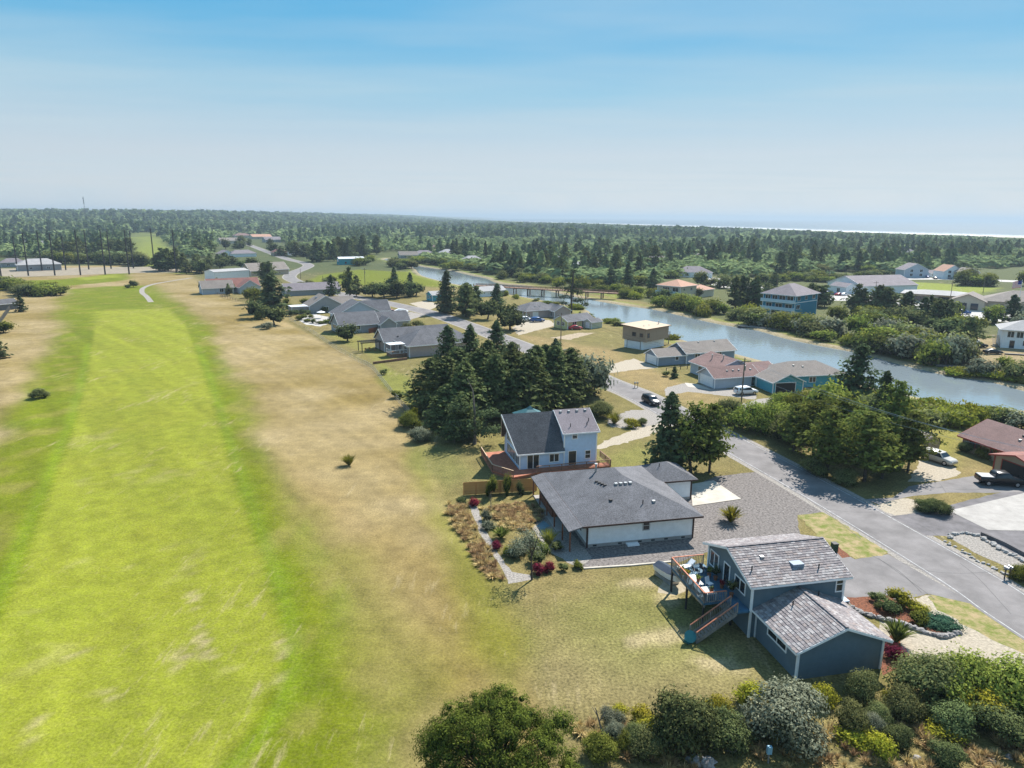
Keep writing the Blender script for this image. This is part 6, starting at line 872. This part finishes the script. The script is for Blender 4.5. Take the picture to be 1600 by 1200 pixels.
# ================================================================== vehicles and street furniture
def paint(n,c): return mat(n,c,.3,spec=.4)
P_BLK=paint('black_car_paint',(.012,.013,.016)); P_WHT=paint('white_car_paint',(.7,.71,.72)); P_SIL=paint('champagne_car_paint',(.48,.46,.42)); P_BLU=paint('blue_car_paint',(.03,.1,.28)); P_RED=paint('red_car_paint',(.3,.02,.03)); P_GRY=paint('grey_car_paint',(.18,.19,.2))
CARS={}
def car_parts(kind,pm):
    L,Wd={'suv':(4.9,1.95),'sedan':(4.7,1.82),'pickup':(5.8,2.0)}[kind]; h=L/2; w=Wd/2
    S={'suv':[(-h,.72,.45,.95,.8),(-h+.06,.98*w,.35,1.05,1.0),(-h+.28,w,.3,1.08,1.66),(-.9,w,.3,1.08,1.78),(.5,w,.3,1.06,1.72),(1.2,w,.3,1.02,1.12),(2.1,w*.98,.3,.92,1.0),(h-.03,w*.9,.4,.72,.82),(h,w*.85,.45,.6,.7)],
       'sedan':[(-h,w*.85,.4,.8,.86),(-h+.1,w*.97,.3,.85,.98),(-1.5,w,.28,.9,1.05),(-.85,w,.28,.92,1.42),(.4,w,.28,.92,1.44),(1.15,w,.28,.88,1.0),(2.1,w*.96,.3,.75,.84),(h,w*.85,.4,.55,.62)],
       'pickup':[(-h,w*.97,.55,.95,1.2),(-h+.05,w,.5,1.05,1.25),(-1.05,w,.42,1.1,1.26),(-1.0,w,.42,1.18,1.8),(-.6,w,.42,1.2,1.93),(.75,w,.42,1.2,1.92),(1.5,w,.42,1.18,1.34),(2.6,w*.99,.42,1.12,1.24),(h,w*.95,.5,.9,1.12)]}[kind]
    b=MB()
    for x,wl,zb,zm,zt in S:
        wt=wl*(.8 if zt>1.3 else .93); b.v+=[(x,-wl*.96,zb),(x,-wl,zm*.6+zb*.4),(x,-wl*.985,zm),(x,-wt,zt-.05),(x,-wt*.9,zt),(x,wt*.9,zt),(x,wt,zt-.05),(x,wl*.985,zm),(x,wl,zm*.6+zb*.4),(x,wl*.96,zb)]
    for i in range(len(S)-1):
        for j in range(9): b.f.append((i*10+j,i*10+10+j,i*10+11+j,i*10+1+j))
        b.f.append((i*10+9,i*10+19,i*10+10,i*10))
    b.f.append(tuple(range(10))); k=(len(S)-1)*10; b.f.append(tuple(k+9-j for j in range(10)))
    out=[('body',b.mesh('body',pm,True),None)]
    # glass: strips laid 1 cm outside the body
    def lerp(a,c,t): return tuple(a[q]+(c[q]-a[q])*t for q in range(3))
    idx={'suv':(2,4,5),'sedan':(3,4,5),'pickup':(3,5,6)}[kind]; r0,r1,ws=idx
    for sgn,(lo,hi) in((-1,(2,3)),(1,(7,6))):
        g=MB(); A=b.v[r0*10+lo]; A2=b.v[r0*10+hi]; B=b.v[r1*10+lo]; B2=b.v[r1*10+hi]; Cc=b.v[ws*10+lo]
        o=(0,sgn*.012,0); mv=lambda p:(p[0],p[1]+o[1],p[2])
        q=[lerp(A,A2,.15),lerp(Cc,B2,.12),lerp(B,B2,.92),lerp(A,A2,.9)]; q[0]=(q[0][0]+.15,*q[0][1:]); q[1]=(q[1][0]-.1,*q[1][1:]); q[3]=(q[3][0]+.2,*q[3][1:]); g.add([mv(p) for p in q],[(0,1,2,3) if sgn<0 else (3,2,1,0)]); out.append(('side_window',g.mesh('side_window',M['glass']),None))
    g=MB(); a,c=b.v[r1*10+3],b.v[r1*10+6]; d,e=b.v[ws*10+3],b.v[ws*10+6]; n=(.03,0,.03); q=[lerp(d,a,.1),lerp(e,c,.1),lerp(e,c,.92),lerp(d,a,.92)]; q=[(p[0]+n[0],p[1]*.93,p[2]+n[2]) for p in q]; g.add(q,[(0,1,2,3)]); out.append(('windscreen',g.mesh('windscreen',M['glass']),None))
    g=MB(); r=r0-1; a,c=b.v[r0*10+3],b.v[r0*10+6]; d,e=b.v[r*10+3],b.v[r*10+6]; q=[lerp(d,a,.25),lerp(e,c,.25),lerp(e,c,.9),lerp(d,a,.9)]; q=[(p[0]-.03,p[1]*.9,p[2]+.015) for p in q]; g.add(q,[(3,2,1,0)]); out.append(('rear_window',g.mesh('rear_window',M['glass']),None))
    if kind=='pickup': out.append(('bed_cover',MB().box(-h+.1,-1.08,-w*.87,w*.87,1.25,1.31).mesh('bed_cover',mat('grey_bed_cover',(.3,.3,.31),.6)),None))
    hz={'suv':.72,'sedan':.6,'pickup':.82}[kind]
    for s in(-1,1): out.append(('headlight',MB().box(h-.12,h+.005,s*w*.62-.17,s*w*.62+.17,hz-.06,hz+.08).mesh('headlight',M['chrome']),None)); out.append(('tail_light',MB().box(-h-.01,-h+.1,s*w*.72-.1,s*w*.72+.1,hz,hz+.3).mesh('tail_light',P_RED),None))
    R=.38 if kind!='sedan' else .33; ty=MB(); n=16
    ty.tube([(0,-.11,0),(0,.11,0)],[R,R],n); rim=MB().tube([(0,-.118,0),(0,.118,0)],[R*.62,R*.62],12)
    tym=ty.mesh('tyre',M['black']); rm=rim.mesh('rim',M['chrome']); wb={'suv':1.45,'sedan':1.4,'pickup':1.85}[kind]
    return out,(tym,rm,[(sx*wb,sy*(w-.1),R) for sx in(-1,1) for sy in(-1,1)])
def car(kind,pm,p,deg,label,name=None,group=None):
    key=(kind,pm.name); CARS.setdefault(key,car_parts(kind,pm)); parts,(ty,rm,ws)=CARS[key]
    o=thing(name or {'suv':'parked_suv','sedan':'parked_car','pickup':'pickup_truck'}[kind],label,'car' if kind!='pickup' else 'pickup',p,deg,.02,group)
    for n,m,_ in parts: link(n,m,o)
    for w in ws: q=link('wheel',ty,o); q.location=w; link('rim',rm,q)
    return o
car('suv',P_BLK,G(1017,631),-73,'black SUV driving on the road past the grove','driving_suv'); car('suv',P_SIL,G(1466,722),-62,'pale champagne SUV parked beside the barrel shed'); car('pickup',P_BLK,G(1561,757),-8,'black pickup with grey bed cover in front of the open garage'); car('suv',P_WHT,G(1165,616),14,'white SUV parked beside the turquoise garage')
car('suv',P_WHT,G(821,502),20,'white SUV left of the blue car by the grey-roofed house'); car('suv',P_BLU,G(840,503),18,'blue car right of the white SUV by the grey-roofed house'); car('sedan',P_RED,G(899,515),12,'long dark red car in front of the yellow cottage')
car('sedan',P_RED,G(611,489),40,'red car parked beside the pale blue gable house'); car('suv',P_BLK,G(1528,543),0,'dark SUV hitched beside the white trailer'); car('sedan',P_BLK,G(1551,553),-10,'dark car on the dry grass before the white stair house')
for i,(px,py,m,l) in enumerate([(1293,459,P_BLU,'blue car leftmost in the row before the white hall'),(1302,461,P_BLU,'blue car second in the row before the white hall'),(1311,462,P_RED,'maroon car third in the row before the white hall'),(1319,462,P_WHT,'white car rightmost in the row before the white hall'),(1457,474,P_RED,'red car in front of the flat-roofed shop'),(1448,434,P_BLU,'blue car before the low pale beach garage'),(1461,436,P_BLK,'black car right of the blue one by the beach houses'),(1483,436,P_GRY,'grey car under the white beach house'),(1138,447,P_GRY,'silver car in the lot beyond the salmon-roofed building'),(1097,433,P_WHT,'white car nearest the hip-roofed bungalow'),(1103,432,P_WHT,'second white car beside the hip-roofed bungalow')]): car('sedan',m,G(px,py),[25,25,25,25,-30,80,70,80,10,60,60][i],l)
car('pickup',P_BLU,G(1503,491),-20,'dark blue pickup in the lot before the gabled clinic'); car('pickup',P_RED,G(1146,436),10,'maroon truck at the back of the pale parking lot')
tl=thing('cargo_trailer','white box trailer behind the leaning pine','trailer',G(1517,544),0); MB().box(-1.6,1.6,-1,1,.5,2.5).build('box',M['white'],tl); 
for s in(-1,1): MB().tube([(0,s*.95,.35),(0,s*1.1,.35)],[.35,.35],12).build('wheel',M['black'],tl)
MB().beam((1.6,0,.5),(2.6,0,.45),.12).build('hitch',M['dark'],tl)
rv=thing('covered_boat','white tarp-covered boat on a trailer by the pale blue gable house','boat',G(627,491),36); b=MB(); 
for x,w,z in((-2.8,.9,1.6),(-1,1.1,2.2),(1,1.0,2.0),(2.4,.5,1.5),(3,.05,1.3)): b.v+=[(x,-w,.9),(x,-w*.4,z),(x,w*.4,z),(x,w,.9),(x,0,.5)]
for i in range(4):
    for j in range(5): b.f.append((i*5+j,i*5+(j+1)%5,i*5+5+(j+1)%5,i*5+5+j))
b.f.append((4,3,2,1,0)); b.build('tarp',M['white'],rv)
for s in(-1,1): MB().tube([(-.4,s*.7,.35),(-.4,s*.9,.35)],[.35,.35],12).build('wheel',M['black'],rv)
MB().beam((-2.2,0,.45),(3.6,0,.45),.15).build('frame',M['galv'],rv)
# utility poles
def upole(px,py,h,label,deg,arm=True,lean=0):
    o=thing('utility_pole',label,'utility pole',G(px,py),deg); MB().tube([(0,0,0),(0,0,h)],[.16,.1],8).build('pole',M['pole'],o)
    if arm:
        c=MB().box(-1.3,1.3,-.06,.06,h-.75,h-.6).build('crossarm',M['pole'],o)
        for x in(-1.2,-.6,.6,1.2): MB().tube([(x,0,h-.6),(x,0,h-.42)],[.05,.04],6).build('insulator',M['white'],c)
        MB().tube([(.3,.28,h-2.4),(.3,.28,h-1.5)],[.2,.2],10).build('transformer',M['galv'],o)
    return o
p1=upole(1156,656,11.6,'tall utility pole with transformer beside the wood',15); p2=upole(876,544,10,'utility pole on the verge opposite the grove',30); upole(571,461,12.5,'utility pole inside the road curve',40); upole(709,476,8,'utility pole among the tall roadside spruces',30); upole(1483,479,11,'light pole in the lot before the flat-roofed shop',0,False); upole(1367,462,7,'dark post between the white hall and the pines',0); upole(1294,447,9,'street pole behind the teal house',0); upole(1536,457,8,'post at the green behind the clinic',0,False); upole(1213,456,6,'lamp post behind the teal house roof',0,False); upole(505,449,6,'short pole at the inner road curve',0,False); upole(470,436,6,'short pole at the road curve left of its twin',0,False)
wr=thing('power_line','overhead power wires from the roadside pole toward the camera side','wires'); 
for k,(x,zz) in enumerate(((-1.2,11.1),(.6,11.1),(1.2,11.1),(0,8.8))):
    a=Vector(local(p1,x,0,zz)); e=Vector((*G(1700,880),11.3-k*.3))+Vector((k*.6,0,0)); 
    pts=[a.lerp(e,t/14)-Vector((0,0,1.6*4*(t/14)*(1-t/14))) for t in range(15)]; MB().tube(pts,[.012]*15,4).build('wire',M['galv'],wr)
    c=Vector(local(p2,x,0,zz-1.6)); pts=[a.lerp(c,t/14)-Vector((0,0,1.2*4*(t/14)*(1-t/14))) for t in range(15)]; MB().tube(pts,[.012]*15,4).build('wire',M['dark'],wr)
fp=thing('flagpole','white flagpole flying a red, white and blue flag by the clinic','flagpole',G(1588,494),0); MB().tube([(0,0,0),(0,0,14)],[.12,.06],8).build('pole',M['white'],fp)
fx=lambda u:.18*math.sin(u*5)*u; FR=M['fr']=mat('flag_red',(.5,.03,.04),.8); fb_=mat('flag_blue',(.02,.03,.2),.8); fo=None
for r in range(13):
    b=MB(); z0=13.6-r*.2; n=10; u0=4 if r<7 else 0
    for i in range(n+1): u=i/n; b.v+=[(-3.6*u,fx(u),z0-.5*u*u),(-3.6*u,fx(u),z0-.2-.5*u*u)]
    b.f=[(2*i,2*i+1,2*i+3,2*i+2) for i in range(u0,n)]; q=b.build('stripe',FR if r%2==0 else M['white'],fp)
b=MB()
for i in range(5): u=i/10; b.v+=[(-3.6*u,fx(u)-.004,13.6-.5*u*u),(-3.6*u,fx(u)-.004,12.2-.5*u*u)]
b.f=[(2*i,2*i+1,2*i+3,2*i+2) for i in range(4)]; b.build('canton',fb_,fp)
# mailboxes
def mailbox(px,py,deg,label):
    o=thing('mailbox',label,'mailbox',G(px,py),deg)
    for x in(-.35,.35): MB().beam((x,0,0),(x,0,1.0),.1).build('post',M['pole'],o)
    MB().box(-.55,.55,-.12,.12,.98,1.06).build('shelf',M['pole'],o)
    for x in(-.28,.28):
        b=MB(); n=7; pr=[(-.1,0)]+[(-.1*math.cos(math.pi*i/6),.16+.1*math.sin(math.pi*i/6)) for i in range(7)]+[(.1,0)]; b.add([(x+u,-.26,1.06+z) for u,z in pr]+[(x+u,.26,1.06+z) for u,z in pr],[tuple(range(9)),tuple(range(17,8,-1))]+[(i,9+i,9+(i+1)%9,(i+1)%9) for i in range(9)]); b.build('box',M['galv'],o)
mailbox(1573,903,20,'twin mailbox on posts at the right road edge'); mailbox(994,606,15,'twin mailbox on the far road edge before the SUV'); mailbox(883,553,25,'mailbox post on the far road edge beside the utility pole')
rl=thing('rail_fence','short low timber rail on the lawn before the grey-blue house','fence'); A=np.array(G(1041,580)); B=np.array(G(1074,576))
for i in range(4): p=A+(B-A)*i/3; MB().beam((*p,0),(*p,.9),.14).build('post',M['dark'],rl)
MB().beam((*A,.75),(*B,.75),.1,.12).build('rail',M['dark'],rl)
# wire fence along the fairway
wf=thing('wire_fence','galvanised wire fence between the fairway and the back gardens','fence'); FL=smooth(GP([(452,500),(490,522),(520,543),(560,566),(580,576),(600,600),(620,626),(640,648)]),6)
for p in FL: MB().tube([(*p,0),(*p,1.25)],[.035,.035],6).build('post',M['galv'],wf)
for z in(.1,.65,1.2):
    b=MB()
    for p,q in zip(FL[:-1],FL[1:]): b.beam((*p,z),(*q,z),.025)
    b.build('wire',M['galv'],wf)
b=MB()
for p,q in zip(FL[:-1],FL[1:]):
    for t in range(10): 
        r=np.array(p)+(np.array(q)-np.array(p))*t/10; b.beam((*r,.1),(*r,1.2),.012)
o=b.build('mesh',M['galv'],wf); o['kind']='stuff'
wf=thing('picket_rail','low timber garden fence below the red-roofed house','fence'); FL=GP([(333,458),(352,466),(372,471),(388,470)])
for p,q in zip(FL[:-1],FL[1:]):
    for t in range(5): r=np.array(p)+(np.array(q)-np.array(p))*t/5; MB().beam((*r,0),(*r,1.2),.14).build('post',M['pole'],wf)
    for z in(.5,1.05): MB().beam((*p,z),(*q,z),.08).build('rail',M['pole'],wf)
rf=thing('red_fence','low reddish board fence beside the sunroom house','fence'); A=np.array(G(577,521)); B=np.array(G(598,516))
for i in range(20): p=A+(B-A)*i/19; MB().box(p[0]-.2,p[0]+.2,p[1]-.02,p[1]+.02,0,1.5).build('board',M['postbrown'],rf)
ge=thing('garden_wall','dark low timber edging wall across the back lawn','wall'); A=G(583,569); B=G(636,562); MB().beam((*A,.3),(*B,.3),.25,.6).build('sleeper',M['wood'],ge)
sf=thing('side_fence','weathered board fence at the left edge below the scrub','fence'); A=np.array(G(-4,512)); B=np.array(G(17,482))
for i in range(24): p=A+(B-A)*i/23; MB().beam((*p,0),(*p,1.7),.3,.04).build('board',M['greywood'],sf)
ud=thing('backyard_umbrella','pale closed-top patio umbrella in the gravel back garden','umbrella',G(502,497),0); MB().tube([(0,0,0),(0,0,2.4)],[.04,.04],6).build('pole',M['galv'],ud); b=MB(); n=8
b.v=[(0,0,2.7)]+[(1.6*math.cos(2*math.pi*i/n),1.6*math.sin(2*math.pi*i/n),2.15) for i in range(n)]; b.f=[(0,1+i,1+(i+1)%n) for i in range(n)]; b.build('canopy',M['white'],ud)
yard('gravel_garden',[(462,498),(490,490),(520,497),(522,503),(500,510),(478,507)],M['lightlot'],.006,.3)
for i,(px,py) in enumerate([(470,500),(480,503),(490,505),(500,506),(510,505),(518,502),(476,496),(486,497)]): plant('shrub_mid',G(px,py),RG.uniform(1,1.8),RG.uniform(2,3.4),'garden shrub in the pale gravel back garden','garden_shrub','shrub','shrubs in the gravel back garden')
for i,(px,py) in enumerate([(455,494),(463,492),(471,490),(479,491),(489,489),(500,488),(508,489)]): plant('round_mid',G(px,py),RG.uniform(1.6,2.4),RG.uniform(2.5,3.6),'dark clipped shrub along the patio cover house wall','hedge_shrub','shrub','dark shrubs along the house wall')
# driving range poles
for i,(bx_,by_,h) in enumerate([(2,433,25),(44.6,431,25),(86,430.5,25),(126,430,27),(164.6,429,27),(202,428.6,27),(275.6,426,27),(27.6,423,22),(66,423,25),(103,422,22),(139,421,26),(173.8,420,25),(208.7,419.4,25),(241.5,418,27)]):
    o=link('range_net_pole',MB().tube([(0,0,0),(0,0,h)],[.45,.3],7).mesh('range_net_pole',M['netpole'])); o.location=(*G(bx_,by_),0)
    tag(o,'tall dark driving range pole in the front row' if i<7 else 'tall dark driving range pole in the back row','pole','front row range poles' if i<7 else 'back row range poles')
ct_=G(153,352); tw=thing('radio_mast','thin lattice radio mast above the left treeline','mast',(-1150,1960),0,float(hillz(-1150,1960))); hgt=58
for sx,sy in((-1,-1),(1,-1),(0,1.2)): MB().beam((sx*1.2,sy,0),(sx*.5,sy*.4,hgt),.35).build('leg',M['netpole'],tw)
for z in range(6,hgt,6): 
    s=1.2-.7*z/hgt; MB().beam((-s,-s,z),(s,-s,z+5),.2).build('brace',M['netpole'],tw)
for z,a in((hgt-6,0),(hgt-12,2),(hgt-18,4)): MB().box(-1.6+a*.1,1.6,-1.4,-1.0,z,z+3).build('antenna',M['greywood'],tw)
# bridge
A=np.array(G(742,455)); B=np.array(G(965,468)); br=thing('footbridge','long dark timber bridge crossing the lagoon','bridge'); d=(B-A)/np.hypot(*(B-A)); n_=np.array([-d[1],d[0]]); L=np.hypot(*(B-A)); ang_=math.atan2(d[1],d[0])
br.location=(A[0],A[1],0); br.rotation_euler=(0,0,ang_); MB().box(0,L,-1.6,1.6,2.5,2.95).build('deck',M['wood'],br)
for y in(-1.6,1.6):
    MB().box(0,L,y-.06,y+.06,3.75,3.9).build('handrail',M['wood'],br); MB().box(0,L,y-.03,y+.03,3.3,3.42).build('mid_rail',M['wood'],br)
    for i in range(int(L/2.5)+1): MB().box(i*2.5-.08,i*2.5+.08,y-.08,y+.08,2.95,3.75).build('rail_post',M['wood'],br)
for i in range(1,10):
    x=L*(i/10)
    for y in(-1.4,1.4): MB().beam((x,y,-1.7),(x,y,2.5),.45).build('pile',M['pole'],br)
    MB().box(x-.2,x+.2,-1.8,1.8,2.2,2.49).build('pile_cap',M['pole'],br)
dkk=thing('lagoon_dock','low floating dock on the far bank below the teal house','dock',G(1153,510),-38); MB().box(0,15,0,4,-.2,.25).build('deck',M['greywood'],dkk); MB().box(-.1,15.1,-.1,0,-.5,.1).build('fender',M['dark'],dkk)
d2=thing('lagoon_dock','small dock on the far bank near the white trailer','dock',G(1463,573),-20); MB().box(0,6,0,2,-.1,.3).build('deck',M['greywood'],d2); MB().box(0,6,-.08,0,-.4,.2).build('fender',M['dark'],d2)
rfb=thing('moored_raft','low timber walkway on the dry grass before the white stair house','walkway',G(1570,554),-20); MB().box(0,7,0,.6,.1,.35).build('deck',M['greywood'],rfb); MB().box(0,6.8,-.06,0,0,.3).build('skirt',M['dark'],rfb)
# ------------------------------------------------------------------ air
hz=MB().box(-46000,46000,-6500,46500,-3,97).build('haze',None); hz.data.materials.clear(); hm=bpy.data.materials.new('sea_air'); hm.use_nodes=True; t=hm.node_tree; t.nodes.remove(t.nodes['Principled BSDF']); v=t.nodes.new('ShaderNodeVolumePrincipled'); v.inputs['Color'].default_value=(.44,.55,.66,1); v.inputs['Density'].default_value=.00016; v.inputs['Anisotropy'].default_value=.2; t.links.new(v.outputs[0],t.nodes['Material Output'].inputs['Volume']); hz.data.materials.append(hm); hz['kind']='stuff'; hz['label']='thin blue sea haze over the whole plain'; hz['category']='haze'

# things of a kind that stand in one small group: tell them apart by their order in the picture
ORD='first second third fourth fifth sixth seventh eighth ninth tenth eleventh twelfth thirteenth fourteenth fifteenth sixteenth seventeenth eighteenth nineteenth twentieth'.split()
GRP={}
for o in bpy.data.objects:
    if o.parent is None and 'group' in o and 'label' in o: GRP.setdefault((o['group'],o['label']),[]).append(o)
for (g_,l_),os_ in GRP.items():
    if 1<len(os_)<=40 and len(l_.split())<=12:
        os_.sort(key=lambda o:o.location.x/max(o.location.y,1)); n=len(os_)
        for i,o in enumerate(os_):
            o['label']=l_+(', '+(ORD[i]+' from the left' if i<(n+1)//2 else ORD[n-1-i]+' from the right')) if n<=40 and min(i,n-1-i)<20 else l_
